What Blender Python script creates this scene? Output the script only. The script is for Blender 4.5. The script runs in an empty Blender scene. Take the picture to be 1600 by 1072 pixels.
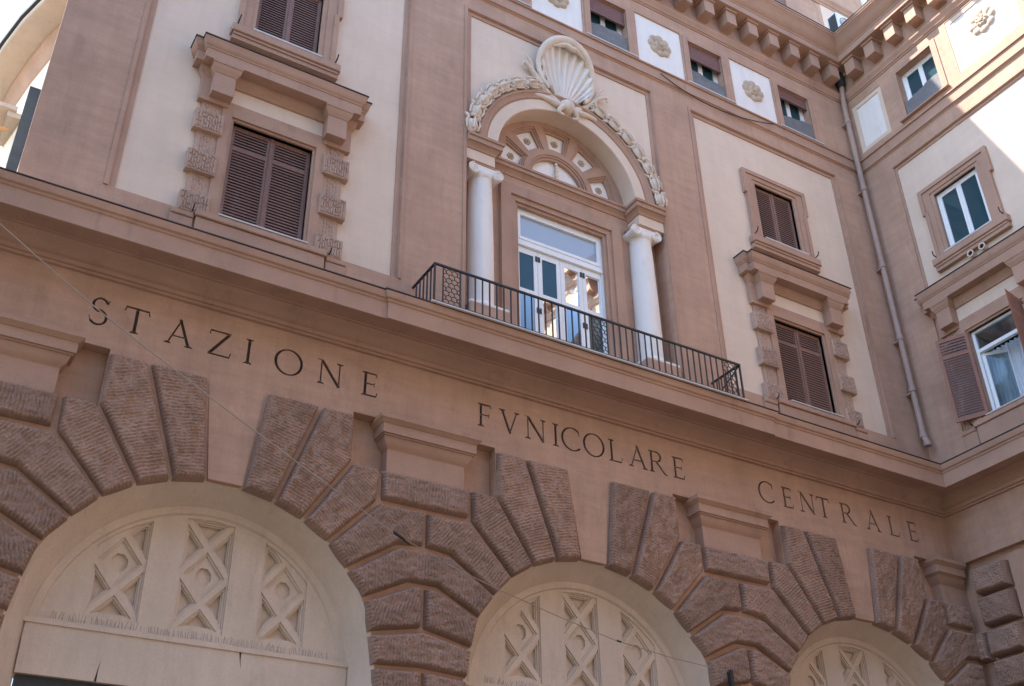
import bpy, bmesh, math, random
import numpy as np
from mathutils import Vector, Matrix
from mathutils.geometry import tessellate_polygon
R = math.radians
sc = bpy.context.scene
COL = sc.collection

# ------------------------------------------------------------------ camera, sky, sun, exposure
S = 1.3          # model units -> metres
G = 0.37         # ground level in model units
def W(x, y, z): return (x * S, y * S, (z - G) * S)
XW = 16.65       # plane of the projecting wing

cam = bpy.data.cameras.new('Camera')
camo = bpy.data.objects.new('Camera', cam); COL.objects.link(camo)
right = Vector((0.85720793, -0.5147543, -0.01491878))
down = Vector((0.2647186, 0.46530906, -0.84463693))
fwd = Vector((0.44172234, 0.7200802, 0.53513165))
m = Matrix((right, -down, -fwd)).transposed().to_4x4()
m.translation = Vector(W(0, -12, 1.6))
camo.matrix_world = m
cam.sensor_fit = 'HORIZONTAL'; cam.sensor_width = 36; cam.lens = 36 * 1717.98 / 1600
cam.clip_start = 0.1; cam.clip_end = 3000
sc.camera = camo

SUN = Vector((-1.0, 0.634, 1.8)).normalized()        # towards the sun
world = bpy.data.worlds.new('World'); sc.world = world; world.use_nodes = True
wn = world.node_tree.nodes; wl = world.node_tree.links
wn.clear()
sky = wn.new('ShaderNodeTexSky'); sky.sky_type = 'NISHITA'; sky.sun_disc = False
sky.sun_elevation = math.asin(SUN.z); sky.sun_rotation = math.atan2(SUN.x, SUN.y)
sky.air_density = 1.0; sky.dust_density = 0.4; sky.ozone_density = 1.5
bg = wn.new('ShaderNodeBackground'); bg.inputs[1].default_value = 0.15
wo = wn.new('ShaderNodeOutputWorld')
wl.new(sky.outputs[0], bg.inputs[0]); wl.new(bg.outputs[0], wo.inputs[0])
sl = bpy.data.lights.new('Sun', 'SUN'); sl.energy = 3.0; sl.angle = R(0.53); sl.color = (1, 0.96, 0.9)
so = bpy.data.objects.new('Sun', sl); COL.objects.link(so)
so.rotation_euler = SUN.to_track_quat('Z', 'Y').to_euler(); so.location = (-30, 20, 60)
vs = sc.view_settings
vs.view_transform = 'Standard'; vs.look = 'None'; vs.gamma = 1; vs.exposure = 2.42
try: vs.use_curve_mapping = False
except Exception: pass

# ------------------------------------------------------------------ materials
def lin(c):
    return tuple((v / 12.92 if v <= 0.04045 else ((v + 0.055) / 1.055) ** 2.4) for v in c)
MATS = {}
def mat(name, col, rough=0.85, var=0.0, vscale=(1, 1, 1), dark=None, darkamt=0.0, fine=0.0, bump=0.0, bscale=40, metal=0.0, spec=0.3, streak=0.0, rnd=0.0, drip=0.0):
    """painted or plastered surface: base colour, broad tone variation, stains, fine grain, bump"""
    mt = bpy.data.materials.new(name); mt.use_nodes = True
    nt = mt.node_tree; N = nt.nodes; L = nt.links
    b = N['Principled BSDF']
    b.inputs['Roughness'].default_value = rough; b.inputs['Metallic'].default_value = metal
    b.inputs['Specular IOR Level'].default_value = spec
    rgb = N.new('ShaderNodeRGB'); rgb.outputs[0].default_value = (*col, 1)
    cur = rgb.outputs[0]
    geo = N.new('ShaderNodeNewGeometry')
    def noise(scale, vec=(1, 1, 1), detail=4, rough_=0.55):
        mp = N.new('ShaderNodeMapping'); mp.inputs['Scale'].default_value = vec
        L.new(geo.outputs['Position'], mp.inputs['Vector'])
        n = N.new('ShaderNodeTexNoise'); n.inputs['Scale'].default_value = scale
        n.inputs['Detail'].default_value = detail; n.inputs['Roughness'].default_value = rough_
        L.new(mp.outputs[0], n.inputs['Vector']); return n.outputs['Fac']
    def mul(cur, fac, lo, hi, a=0.3, c=0.7):
        mr = N.new('ShaderNodeMapRange'); mr.inputs['From Min'].default_value = a; mr.inputs['From Max'].default_value = c
        mr.inputs['To Min'].default_value = lo; mr.inputs['To Max'].default_value = hi
        L.new(fac, mr.inputs['Value'])
        mx = N.new('ShaderNodeMix'); mx.data_type = 'RGBA'; mx.blend_type = 'MULTIPLY'; mx.inputs['Factor'].default_value = 1
        L.new(cur, mx.inputs['A']); L.new(mr.outputs[0], mx.inputs['B']); return mx.outputs['Result']
    if var: cur = mul(cur, noise(0.9, vscale, 6, 0.6), 1 - var, 1 + var)
    if streak: cur = mul(cur, noise(1.0, (1.1, 1.1, 6.5), 5, 0.65), 1 - streak, 1 + streak)
    if drip: cur = mul(cur, noise(1.0, (4.5, 4.5, 0.4), 5, 0.65), 1 - drip, 1 + drip)
    if fine: cur = mul(cur, noise(28, (1, 1, 1), 3, 0.7), 1 - fine, 1 + fine)
    if rnd:
        oi = N.new('ShaderNodeObjectInfo'); cur = mul(cur, oi.outputs['Random'], 1 - rnd, 1 + rnd, 0, 1)
    if darkamt:
        mr = N.new('ShaderNodeMapRange'); mr.inputs['From Min'].default_value = 0.56; mr.inputs['From Max'].default_value = 0.75
        mr.inputs['To Max'].default_value = darkamt
        L.new(noise(1.7, (1.4, 1.4, 0.45), 7, 0.7), mr.inputs['Value'])
        mx = N.new('ShaderNodeMix'); mx.data_type = 'RGBA'
        L.new(mr.outputs[0], mx.inputs['Factor']); L.new(cur, mx.inputs['A']); mx.inputs['B'].default_value = (*dark, 1)
        cur = mx.outputs['Result']
    L.new(cur, b.inputs['Base Color'])
    if bump:
        bp = N.new('ShaderNodeBump'); bp.inputs['Strength'].default_value = bump; bp.inputs['Distance'].default_value = 0.02
        L.new(noise(bscale, (1, 1, 1.6), 4, 0.6), bp.inputs['Height']); L.new(bp.outputs[0], b.inputs['Normal'])
    MATS[name] = mt; return mt
BROWN = (0.455, 0.282, 0.196)
mat('brown_stucco', BROWN, 0.9, 0.12, (1, 1, 1), (0.27, 0.16, 0.12), 0.55, 0.07, 0.3, 30, streak=0.085, drip=0.07)
mat('brown_trim', (0.42, 0.26, 0.183), 0.88, 0.12, (1, 1, 1), (0.24, 0.145, 0.11), 0.6, 0.06, 0.2, 45)
mat('rustic_stone', (0.325, 0.205, 0.150), 0.92, 0.16, (2, 2, 2), (0.2, 0.13, 0.105), 0.4, 0.2, 0.6, 45, rnd=0.10)
mat('comb_block', (0.45, 0.305, 0.23), 0.92, 0.12, (2, 2, 2), (0.2, 0.13, 0.1), 0.3, 0.12, 0.3, 70, rnd=0.06)
mat('cream_stucco', (0.68, 0.53, 0.41), 0.9, 0.05, (1, 1, 1), (0.48, 0.38, 0.30), 0.22, 0.025, 0.12, 25, streak=0.025, drip=0.03)
mat('arch_cream', (0.62, 0.49, 0.38), 0.9, 0.08, (1, 1, 1), (0.36, 0.27, 0.20), 0.45, 0.05, 0.2, 25, drip=0.05)
mat('ornament', (0.68, 0.56, 0.45), 0.85, 0.08, (3, 3, 3), (0.36, 0.28, 0.22), 0.55, 0.07, 0.25, 60)
mat('rosette_stone', (0.50, 0.39, 0.29), 0.88, 0.1, (3, 3, 3), (0.3, 0.23, 0.17), 0.4, 0.06, 0.25, 60)
mat('trim_grey', (0.42, 0.40, 0.37), 0.85, 0.08)
mat('white_stucco', (0.78, 0.72, 0.66), 0.85, 0.05, (1, 1, 1), (0.46, 0.42, 0.38), 0.4, 0.03, 0.1, 30, drip=0.04)
mat('white_paint', (0.80, 0.81, 0.80), 0.45, 0.03, (1, 1, 1), (0.5, 0.5, 0.48), 0.15, 0.02, 0, 30, spec=0.5)
mat('shutter_brown', (0.215, 0.12, 0.095), 0.65, 0.18, (1, 1, 0.3), (0.36, 0.27, 0.24), 0.5, 0.2, 0.15, 60)
mat('shutter_warm', (0.31, 0.14, 0.09), 0.6, 0.15, (1, 1, 0.3), (0.12, 0.07, 0.06), 0.3, 0.12, 0.15, 60)
mat('roller', (0.20, 0.105, 0.09), 0.7, 0.1, (1, 1, 5), None, 0, 0.08)
mat('iron', (0.018, 0.018, 0.02), 0.5, 0.2, (4, 4, 4), (0.07, 0.04, 0.03), 0.25, 0.1, spec=0.5)
mat('letter_dark', (0.055, 0.032, 0.026), 0.9, 0.2)
mat('lead_dark', (0.045, 0.037, 0.038), 0.7, 0.25, (2, 2, 2))
mat('sill_stone', (0.55, 0.51, 0.48), 0.7, 0.1)
mat('grey_mesh', (0.17, 0.165, 0.165), 0.9, 0.18, (1, 1, 3), None, 0, 0.2)
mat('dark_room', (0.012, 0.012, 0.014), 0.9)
mat('curtain', (0.62, 0.66, 0.70), 0.9, 0.05)
mat('dark_metal', (0.05, 0.057, 0.06), 0.55, 0.2, (2, 2, 2), (0.1, 0.07, 0.05), 0.2)
mat('pipe_paint', (0.37, 0.26, 0.21), 0.6, 0.12, (1, 1, 1), (0.18, 0.13, 0.11), 0.35, 0.06)
mat('ac_white', (0.72, 0.73, 0.72), 0.5, 0.04)
mat('wire', (0.34, 0.29, 0.26), 0.6)
mat('black_cable', (0.03, 0.027, 0.025), 0.7)
mat('spike', (0.38, 0.31, 0.26), 0.6)
mat('paving', (0.075, 0.068, 0.06), 0.85, 0.15, (1, 1, 1), (0.1, 0.09, 0.08), 0.3, 0.1)
mat('opposite_wall', (0.30, 0.27, 0.235), 0.9, 0.08, (0.5, 0.5, 0.5), (0.4, 0.3, 0.22), 0.3)
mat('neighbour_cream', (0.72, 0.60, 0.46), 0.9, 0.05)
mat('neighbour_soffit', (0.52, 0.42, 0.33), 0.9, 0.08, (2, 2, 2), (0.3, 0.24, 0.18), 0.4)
mat('awning', (0.62, 0.33, 0.13), 0.8)
def glassmat(name, base, refl, transp=0.0):
    mt = bpy.data.materials.new(name); mt.use_nodes = True
    N = mt.node_tree.nodes; L = mt.node_tree.links
    N.remove(N['Principled BSDF']); out = N['Material Output']
    gl = N.new('ShaderNodeBsdfGlossy'); gl.inputs['Roughness'].default_value = 0.015; gl.inputs['Color'].default_value = (0.92, 0.96, 1, 1)
    df = N.new('ShaderNodeBsdfDiffuse'); df.inputs['Color'].default_value = (*base, 1)
    tr = N.new('ShaderNodeBsdfTransparent'); tr.inputs['Color'].default_value = (0.85, 0.9, 0.92, 1)
    m0 = N.new('ShaderNodeMixShader'); m0.inputs[0].default_value = transp
    L.new(df.outputs[0], m0.inputs[1]); L.new(tr.outputs[0], m0.inputs[2])
    geo = N.new('ShaderNodeNewGeometry'); n = N.new('ShaderNodeTexNoise'); n.inputs['Scale'].default_value = 1.6
    L.new(geo.outputs['Position'], n.inputs['Vector'])
    bp = N.new('ShaderNodeBump'); bp.inputs['Strength'].default_value = 0.12; bp.inputs['Distance'].default_value = 0.02
    L.new(n.outputs['Fac'], bp.inputs['Height']); L.new(bp.outputs[0], gl.inputs['Normal'])
    lw = N.new('ShaderNodeLayerWeight'); lw.inputs['Blend'].default_value = refl
    m1 = N.new('ShaderNodeMixShader'); L.new(lw.outputs['Fresnel'], m1.inputs[0])
    L.new(m0.outputs[0], m1.inputs[1]); L.new(gl.outputs[0], m1.inputs[2])
    L.new(m1.outputs[0], out.inputs['Surface']); MATS[name] = mt
glassmat('glass', (0.03, 0.07, 0.085), 0.28)
glassmat('glass_clear', (0.03, 0.036, 0.042), 0.28, 0.93)
glassmat('glass_frost', (0.34, 0.37, 0.40), 0.45)

# ------------------------------------------------------------------ mesh helpers
def T_main(x, y, z): return (x, y, z)
def T_wing(x, y, z): return (XW + y, -x, z)
def finish(me, smooth):
    if smooth is not None:
        me.shade_smooth() if hasattr(me, 'shade_smooth') else None
        me.set_sharp_from_angle(angle=R(smooth))
def link(name, me, parent=None):
    o = bpy.data.objects.new(name, me); COL.objects.link(o)
    if parent is not None: put(o, parent)
    return o
def wloc(o):
    v = o.location.copy()
    while o.parent is not None:
        o = o.parent; v = v + o.location
    return v
def put(o, parent):
    """parent o, keeping its world place (parents carry translation only)"""
    o.parent = parent; o.location = o.location - wloc(parent)
class MB:
    def __init__(s, T=T_main, ox=0.0): s.v = []; s.f = []; s.T = T; s.ox = ox
    def add(s, vs, fs):
        n = len(s.v); s.v += [s.T(x + s.ox, y, z) for x, y, z in vs]; s.f += [[i + n for i in f] for f in fs]; return s
    def box(s, x0, x1, y0, y1, z0, z1):
        v = [(x0, y0, z0), (x1, y0, z0), (x1, y1, z0), (x0, y1, z0), (x0, y0, z1), (x1, y0, z1), (x1, y1, z1), (x0, y1, z1)]
        return s.add(v, [(0, 3, 2, 1), (4, 5, 6, 7), (0, 1, 5, 4), (1, 2, 6, 5), (2, 3, 7, 6), (3, 0, 4, 7)])
    def bbox(s, x0, x1, y0, y1, z0, z1, b=0.012):
        """box with its four front edges chamfered"""
        v = [(x0, y1, z0), (x1, y1, z0), (x1, y1, z1), (x0, y1, z1), (x0, y0 + b, z0), (x1, y0 + b, z0), (x1, y0 + b, z1), (x0, y0 + b, z1),
             (x0 + b, y0, z0 + b), (x1 - b, y0, z0 + b), (x1 - b, y0, z1 - b), (x0 + b, y0, z1 - b)]
        return s.add(v, [(0, 1, 2, 3), (0, 4, 5, 1), (1, 5, 6, 2), (2, 6, 7, 3), (3, 7, 4, 0), (4, 8, 9, 5), (5, 9, 10, 6), (6, 10, 11, 7), (7, 11, 8, 4), (8, 11, 10, 9)])
    def flat(s, outer, holes, y):
        loops = [[Vector((p[0], p[1], 0)) for p in outer]] + [[Vector((p[0], p[1], 0)) for p in h] for h in holes]
        tri = tessellate_polygon(loops)
        pts = [p for l in loops for p in l]
        return s.add([(p.x, y, p.y) for p in pts], [tuple(t) for t in tri])
    def walls(s, poly, y0, y1):
        n = len(poly)
        return s.add([(p[0], y0, p[1]) for p in poly] + [(p[0], y1, p[1]) for p in poly], [(i, (i + 1) % n, n + (i + 1) % n, n + i) for i in range(n)])
    def ring(s, pa, ya, pb, yb):
        n = len(pa)
        return s.add([(p[0], ya, p[1]) for p in pa] + [(p[0], yb, p[1]) for p in pb], [(i, (i + 1) % n, n + (i + 1) % n, n + i) for i in range(n)])
    def prism(s, poly, y0, y1, holes=()):
        s.flat(poly, holes, y0); s.flat(poly, holes, y1); s.walls(poly, y0, y1)
        for h in holes: s.walls(h, y0, y1)
        return s
    def strip(s, pa, ya, pb, yb):
        n = len(pa)
        return s.add([(p[0], ya, p[1]) for p in pa] + [(p[0], yb, p[1]) for p in pb], [(i, i + 1, n + i + 1, n + i) for i in range(n - 1)])
    def sweep(s, path, prof, segs=None, caps=False):
        """profile (offset, z) along a plan path; outward is to the right of travel"""
        n = len(path); nr = []
        for i in range(n - 1):
            d = Vector((path[i + 1][0] - path[i][0], path[i + 1][1] - path[i][1])).normalized(); nr.append(Vector((d.y, -d.x)))
        off = []
        for i in range(n):
            if i == 0: off.append(nr[0])
            elif i == n - 1: off.append(nr[-1])
            else: off.append((nr[i - 1] + nr[i]) / (1 + nr[i - 1].dot(nr[i])))
        k = len(prof); segs = range(n - 1) if segs is None else segs
        for i in segs:
            v = []
            for j in (i, i + 1):
                for o, z in prof: v.append((path[j][0] + off[j].x * o, path[j][1] + off[j].y * o, z))
            s.add(v, [(q, q + 1, k + q + 1, k + q) for q in range(k - 1)])
        if caps:
            for j in (0, n - 1):
                s.add([(path[j][0] + off[j].x * o, path[j][1] + off[j].y * o, z) for o, z in prof], [tuple(range(k))])
        return s
    def tube(s, pts, r, n=8, cap=True):
        pts = [Vector(p) for p in pts]; m_ = len(pts)
        rs = r if isinstance(r, (list, tuple)) else [r] * m_
        v = []; up = None
        for i, p in enumerate(pts):
            d = (pts[min(i + 1, m_ - 1)] - pts[max(i - 1, 0)]).normalized()
            if up is None:
                up = d.orthogonal().normalized()
            up = (up - d * up.dot(d)).normalized(); w = d.cross(up)
            for k in range(n):
                a = 2 * math.pi * k / n; q = p + (up * math.cos(a) + w * math.sin(a)) * rs[i]; v.append(tuple(q))
        f = [(i * n + k, i * n + (k + 1) % n, (i + 1) * n + (k + 1) % n, (i + 1) * n + k) for i in range(m_ - 1) for k in range(n)]
        if cap: f += [tuple(range(n)), tuple(range((m_ - 1) * n, m_ * n))]
        return s.add(v, f)
    def lathe(s, prof, cx, cy, n=24):
        """profile (r, z) about a vertical axis"""
        v = []
        for r, z in prof:
            for k in range(n):
                a = 2 * math.pi * k / n; v.append((cx + r * math.cos(a), cy + r * math.sin(a), z))
        f = [(i * n + k, i * n + (k + 1) % n, (i + 1) * n + (k + 1) % n, (i + 1) * n + k) for i in range(len(prof) - 1) for k in range(n)]
        return s.add(v, f)
    def lathe_y(s, prof, cx, cz, n=20, mod=None):
        """profile (r, y) about an axis through the wall"""
        v = []
        for i, (r, y) in enumerate(prof):
            for k in range(n):
                a = 2 * math.pi * k / n; rr = r * (mod(a, i / (len(prof) - 1)) if mod else 1)
                v.append((cx + rr * math.cos(a), y, cz + rr * math.sin(a)))
        f = [(i * n + k, i * n + (k + 1) % n, (i + 1) * n + (k + 1) % n, (i + 1) * n + k) for i in range(len(prof) - 1) for k in range(n)]
        f.append(tuple(range((len(prof) - 1) * n, len(prof) * n)))
        return s.add(v, f)
    def mesh(s, name, mt, smooth=None):
        pts = [W(*p) for p in s.v]
        lo = [min(p[i] for p in pts) for i in range(3)]; hi = [max(p[i] for p in pts) for i in range(3)]
        c = Vector([(a + b) / 2 for a, b in zip(lo, hi)])
        me = bpy.data.meshes.new(name); me.from_pydata([tuple(Vector(p) - c) for p in pts], [], s.f); me.update()
        bm = bmesh.new(); bm.from_mesh(me); bmesh.ops.recalc_face_normals(bm, faces=bm.faces); bm.to_mesh(me); bm.free()
        me.materials.append(MATS[mt]); finish(me, smooth); return me, c
    def build(s, name, mt, parent=None, smooth=None):
        me, c = s.mesh(name, mt, smooth)
        o = bpy.data.objects.new(name, me); COL.objects.link(o); o.location = c
        if parent is not None: put(o, parent)
        return o
def root(name, label, cat, at, group=None):
    o = bpy.data.objects.new(name, None); COL.objects.link(o); o.location = W(*at); o.empty_display_size = 0.3
    o['label'] = label; o['category'] = cat
    if group: o['group'] = group
    return o
def tag(o, label, cat=None, group=None, kind=None):
    if label: o['label'] = label
    if cat: o['category'] = cat
    if group: o['group'] = group
    if kind: o['kind'] = kind
    return o
def arc(cx, cz, r, a0, a1, n): return [(cx + r * math.cos(R(a0 + (a1 - a0) * i / n)), cz + r * math.sin(R(a0 + (a1 - a0) * i / n))) for i in range(n + 1)]
def rect(x0, x1, z0, z1): return [(x0, z0), (x1, z0), (x1, z1), (x0, z1)]
def area(p): return sum(p[i][0] * p[(i + 1) % len(p)][1] - p[(i + 1) % len(p)][0] * p[i][1] for i in range(len(p))) / 2
def inset(poly, d):
    """inset a convex polygon by d"""
    if area(poly) < 0: poly = poly[::-1]
    n = len(poly); out = []
    for i in range(n):
        a, b, c = Vector(poly[i - 1]), Vector(poly[i]), Vector(poly[(i + 1) % n])
        e1 = (b - a).normalized(); e2 = (c - b).normalized(); n1 = Vector((-e1.y, e1.x)); n2 = Vector((-e2.y, e2.x))
        o = (n1 + n2) / max(0.15, 1 + n1.dot(n2)); out.append(tuple(b + o * d))
    return out
def clip(poly, clipper):
    """clip convex poly by convex counter-clockwise clipper"""
    out = poly
    n = len(clipper)
    for i in range(n):
        a = Vector(clipper[i]); b = Vector(clipper[(i + 1) % n]); e = b - a
        def side(p): return e.x * (p[1] - a.y) - e.y * (p[0] - a.x)
        inp = out; out = []
        for j in range(len(inp)):
            p, q = inp[j], inp[(j + 1) % len(inp)]; sp, sq = side(p), side(q)
            if sp >= 0: out.append(p)
            if sp * sq < 0:
                t = sp / (sp - sq); out.append((p[0] + (q[0] - p[0]) * t, p[1] + (q[1] - p[1]) * t))
        if len(out) < 3: return []
    res = []
    for p in out:
        if not res or math.dist(p, res[-1]) > 0.004: res.append(p)
    if len(res) > 2 and math.dist(res[0], res[-1]) < 0.004: res.pop()
    return res if len(res) > 2 and abs(area(res)) > 4e-4 else []
rng = np.random.default_rng(5)
LAT = rng.random((256, 256))
def vnoise(u, v):
    iu = np.floor(u).astype(int); iv = np.floor(v).astype(int); fu = u - iu; fv = v - iv
    fu = fu * fu * (3 - 2 * fu); fv = fv * fv * (3 - 2 * fv)
    g = lambda a, b: LAT[a % 256, b % 256]
    return (g(iu, iv) * (1 - fu) + g(iu + 1, iv) * fu) * (1 - fv) + (g(iu, iv + 1) * (1 - fu) + g(iu + 1, iv + 1) * fu) * fv
def stone_mesh(name, poly, theta, depth=0.15, b=0.052, res=0.0095, pitch=0.042, amp=0.025, margin=True, gap=0.015, mt='rustic_stone', seed=0, T=None):
    """rusticated block: rounded edges, chiselled rows across its face, combed margins.
    local origin = polygon centre on the back plane; returns mesh and centre"""
    P = np.array(poly, float); c = (P.min(0) + P.max(0)) / 2; P = P - c
    x0, z0 = P.min(0); x1, z1 = P.max(0)
    nx = int(math.ceil((x1 - x0) / res)) + 1; nz = int(math.ceil((z1 - z0) / res)) + 1
    gx, gz = np.meshgrid(np.linspace(x0, x1, nx), np.linspace(z0, z1, nz)); q = np.stack([gx.ravel(), gz.ravel()], 1)
    n = len(P); best = np.full(len(q), 1e9); near = np.zeros_like(q); tpar = np.zeros(len(q)); acc = 0; inside = np.zeros(len(q), bool)
    for i in range(n):
        a = P[i]; d = P[(i + 1) % n] - a; Ln = np.hypot(*d); t = np.clip(((q - a) @ d) / Ln ** 2, 0, 1)
        pt = a + t[:, None] * d; dd = np.hypot(*(q - pt).T); mk = dd < best
        best[mk] = dd[mk]; near[mk] = pt[mk]; tpar[mk] = (acc + t * Ln)[mk]; acc += Ln
        cond = ((a[1] > q[:, 1]) != (a[1] + d[1] > q[:, 1]))
        with np.errstate(divide='ignore', invalid='ignore'):
            xi = d[0] * (q[:, 1] - a[1]) / d[1] + a[0]
        inside ^= cond & (q[:, 0] < xi)
    sd = np.where(inside, best, -best)
    ok = sd > gap
    dirn = np.where(inside[:, None], q - near, near - q); ln = np.hypot(*dirn.T); dirn = dirn / np.maximum(ln, 1e-6)[:, None]
    qq = np.where(ok[:, None], q, near + dirn * gap)
    e = np.clip((sd - gap) / b, 0, 1); h = depth * np.sqrt(np.clip(1 - (1 - e) ** 2.2, 0, 1))
    ct, st = math.cos(theta), math.sin(theta); u = qq @ np.array([ct, st]); v = qq @ np.array([-st, ct])
    sdx = seed * 17.3
    wob = vnoise(u * 4 + sdx, v * 4) * 0.028 + vnoise(u * 24 + sdx, v * 24 + 7) * 0.016
    row = np.abs(np.sin(math.pi * (v + wob) / pitch)) * (0.1 + 1.35 * vnoise(u * 20 + sdx, v * 11 + 31)) + 0.6 * vnoise(u * 45 + sdx, v * 45)
    mar = np.abs(np.sin(math.pi * tpar / 0.046)) * 1.2
    wgt = np.clip((e - 0.55) / 0.5, 0, 1) if margin else np.ones(len(q))
    edge = np.clip(e * 3, 0, 1) if margin else np.clip((sd - gap - 0.022) / 0.012, 0, 1)
    hh = h + amp * edge * (wgt * (row - 0.5) + (1 - wgt) * (mar - 0.7)) + 0.02 * (vnoise(u * 2.5 + sdx, v * 2.5) - 0.5) * e
    hh = np.where(ok, hh, 0)
    if T is None: V = [((p[0]) * S, -k * S, (p[1]) * S) for p, k in zip(qq, hh)]
    else: V = [((-k) * S, -p[0] * S, p[1] * S) for p, k in zip(qq, hh)]
    idx = np.arange(nx * nz).reshape(nz, nx)
    quad = np.stack([idx[:-1, :-1].ravel(), idx[:-1, 1:].ravel(), idx[1:, 1:].ravel(), idx[1:, :-1].ravel()], 1)
    keep = ok[quad].any(1); quad = quad[keep]
    used = np.unique(quad); remap = -np.ones(nx * nz, int); remap[used] = np.arange(len(used))
    me = bpy.data.meshes.new(name); me.from_pydata([V[i] for i in used], [], remap[quad].tolist()); me.update()
    me.materials.append(MATS[mt]); me.shade_smooth()
    return me, c
def place(name, me, x, y, z, parent, mirror=False):
    o = bpy.data.objects.new(name, me); COL.objects.link(o); o.location = W(x, y, z)
    if mirror: o.scale.x = -1
    put(o, parent); return o

# ------------------------------------------------------------------ ground
g = MB(); g.add([(-150, -150, G), (150, -150, G), (150, 150, G), (-150, 150, G)], [(0, 1, 2, 3)])
tag(g.build('ground', 'paving'), None, kind='structure')

# ------------------------------------------------------------------ the station front
BL = root('station_building', 'brown and cream palazzo front with incised station lettering above three rusticated arches', 'building', (8, 0.3, G))
WG = root('palazzo_wing', 'wing of the palazzo at right angles to the lettered front, its upper corner sunlit', 'building', (XW + 0.3, -3, G))
CXS = [3.298, 8.632, 13.966]; PCS = [0.631, 5.965, 11.299, 16.633]; ZC = 5.233; RA = 2.07
PATH = [(-3, 0), (XW, 0), (XW, -20)]
def sweep_both(name, prof, mt, main_path=None, smooth=35):
    mp = main_path or [(-3, 0), (XW, 0)]
    full = mp + [(XW, -20)]
    a = MB().sweep(full, prof, range(len(full) - 2)); o1 = a.build(name, mt, BL, smooth)
    b = MB().sweep(full, prof, [len(full) - 2]); o2 = b.build(name, mt, WG, smooth)
    return o1, o2

# back plane of the arcade with its three openings
YB = 0.0
YS = 0.05      # seat of the blocks, sunk into the wall
YQ = 0.17      # depth of the sunk panels beside the pier capitals
out = [(-3, G)]
for c in CXS:
    out += [(c - RA, G)] + arc(c, ZC, RA, 180, 0, 48) + [(c + RA, G)]
out += [(XW + 0.3, G), (XW + 0.3, 8.67), (-3, 8.67)]
wm = MB(); sunk = [rect(max(pc - 1.085, -2.9), min(pc + 1.085, XW - 0.001), 7.86, 8.665) for pc in PCS]
wm.flat(out, sunk, YB)
for q in sunk: wm.walls(q, YB, YQ); wm.flat(q, [], YQ)
wm.build('arcade_wall', 'brown_stucco', BL)
# frieze, cut with the letters further down
FRZ = MB().box(-3, XW, 0, 0.45, 8.67, 10.6)
# keystones
for i, c in enumerate(CXS):
    k = MB(); p = [(c - 0.375, 8.668), (c - 0.21, 7.262), (c + 0.21, 7.262), (c + 0.375, 8.668)]
    n_ = len(k.v); k.prism(p, -0.03, 0.3); k.v = [(x, (y if y > 0 else (-0.004 if z > 8 else y)), z) for x, y, z in k.v]; k.build('keystone', 'brown_stucco', BL)
# pier blocks
h = math.pi / 2
SH = {
 'S1': ([(-2.285, 8.60), (-1.555, 8.60), (-2.05, 7.15), (-2.445, 7.225)], R(-9)),
 'S2': ([(-1.535, 8.60), (-1.075, 8.60), (-1.07, 7.91), (-1.665, 7.0), (-2.035, 7.145)], R(-22)),
 'S3': ([(-1.06, 7.90), (-0.67, 7.91), (-0.685, 7.45), (-1.32, 6.77), (-1.65, 6.99)], R(-38)),
 'S4': ([(-0.67, 7.43), (-0.01, 7.44), (-0.01, 6.95), (-0.38, 6.91), (-1.05, 6.475), (-1.31, 6.755)], R(-52)),
 'H': ([(-0.66, 7.91), (0.66, 7.91), (0.645, 7.47), (-0.645, 7.47)], h),
 'S5': ([(-1.04, 6.455), (-0.38, 6.895), (0.38, 6.895), (1.04, 6.455), (0.81, 6.145), (0.2, 6.445), (-0.2, 6.445), (-0.81, 6.145)], h),
 'S6': ([(-0.80, 6.125), (-0.17, 6.42), (-0.01, 6.42), (-0.01, 5.885), (-0.71, 5.745)], R(72)),
 'S7': ([(-0.705, 5.725), (0, 5.865), (0.705, 5.725), (0.645, 5.36), (0, 5.40), (-0.645, 5.36)], h),
 'S8': ([(-0.64, 5.34), (-0.01, 5.38), (-0.01, 4.88), (-0.605, 4.86)], h),
 'S9': ([(-0.60, 4.84), (0.60, 4.84), (0.60, 4.36), (-0.60, 4.36)], h),
 'S10': ([(-0.60, 4.34), (-0.01, 4.34), (-0.01, 3.86), (-0.60, 3.86)], h),
}
HALF = {'H', 'S5', 'S7', 'S9'}
SM = {}
for n_, (k, (p, th)) in enumerate(SH.items()): SM[k] = stone_mesh('rusticated_block', p, th, seed=n_)
HM = {}
for n_, k in enumerate(sorted(HALF)):
    p = clip(SH[k][0] if area(SH[k][0]) > 0 else SH[k][0][::-1], [(-3, 0), (-0.0, 0), (-0.0, 10), (-3, 10)]) if k in ('H', 'S9') else \
        {'S5': [(-1.04, 6.455), (-0.38, 6.895), (-0.02, 6.895), (-0.02, 6.445), (-0.2, 6.445), (-0.81, 6.145)],
         'S7': [(-0.705, 5.725), (-0.02, 5.865), (-0.02, 5.40), (-0.645, 5.36)]}[k]
    HM[k] = stone_mesh('rusticated_block', p, SH[k][1], seed=20 + n_)
for pc in PCS:
    last = pc > 16
    for k in SH:
        for rep in range(4 if k in ('S9', 'S10') else 1):
            dz = -0.98 * rep
            if k in HALF:
                me, c = (HM if last else SM)[k]; place('rusticated_block', me, pc + c[0], YS, c[1] + dz, BL)
            else:
                me, c = SM[k]; place('rusticated_block', me, pc + c[0], YS, c[1] + dz, BL)
                if not last: place('rusticated_block', me, pc - c[0], YS, c[1] + dz, BL, True)
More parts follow.
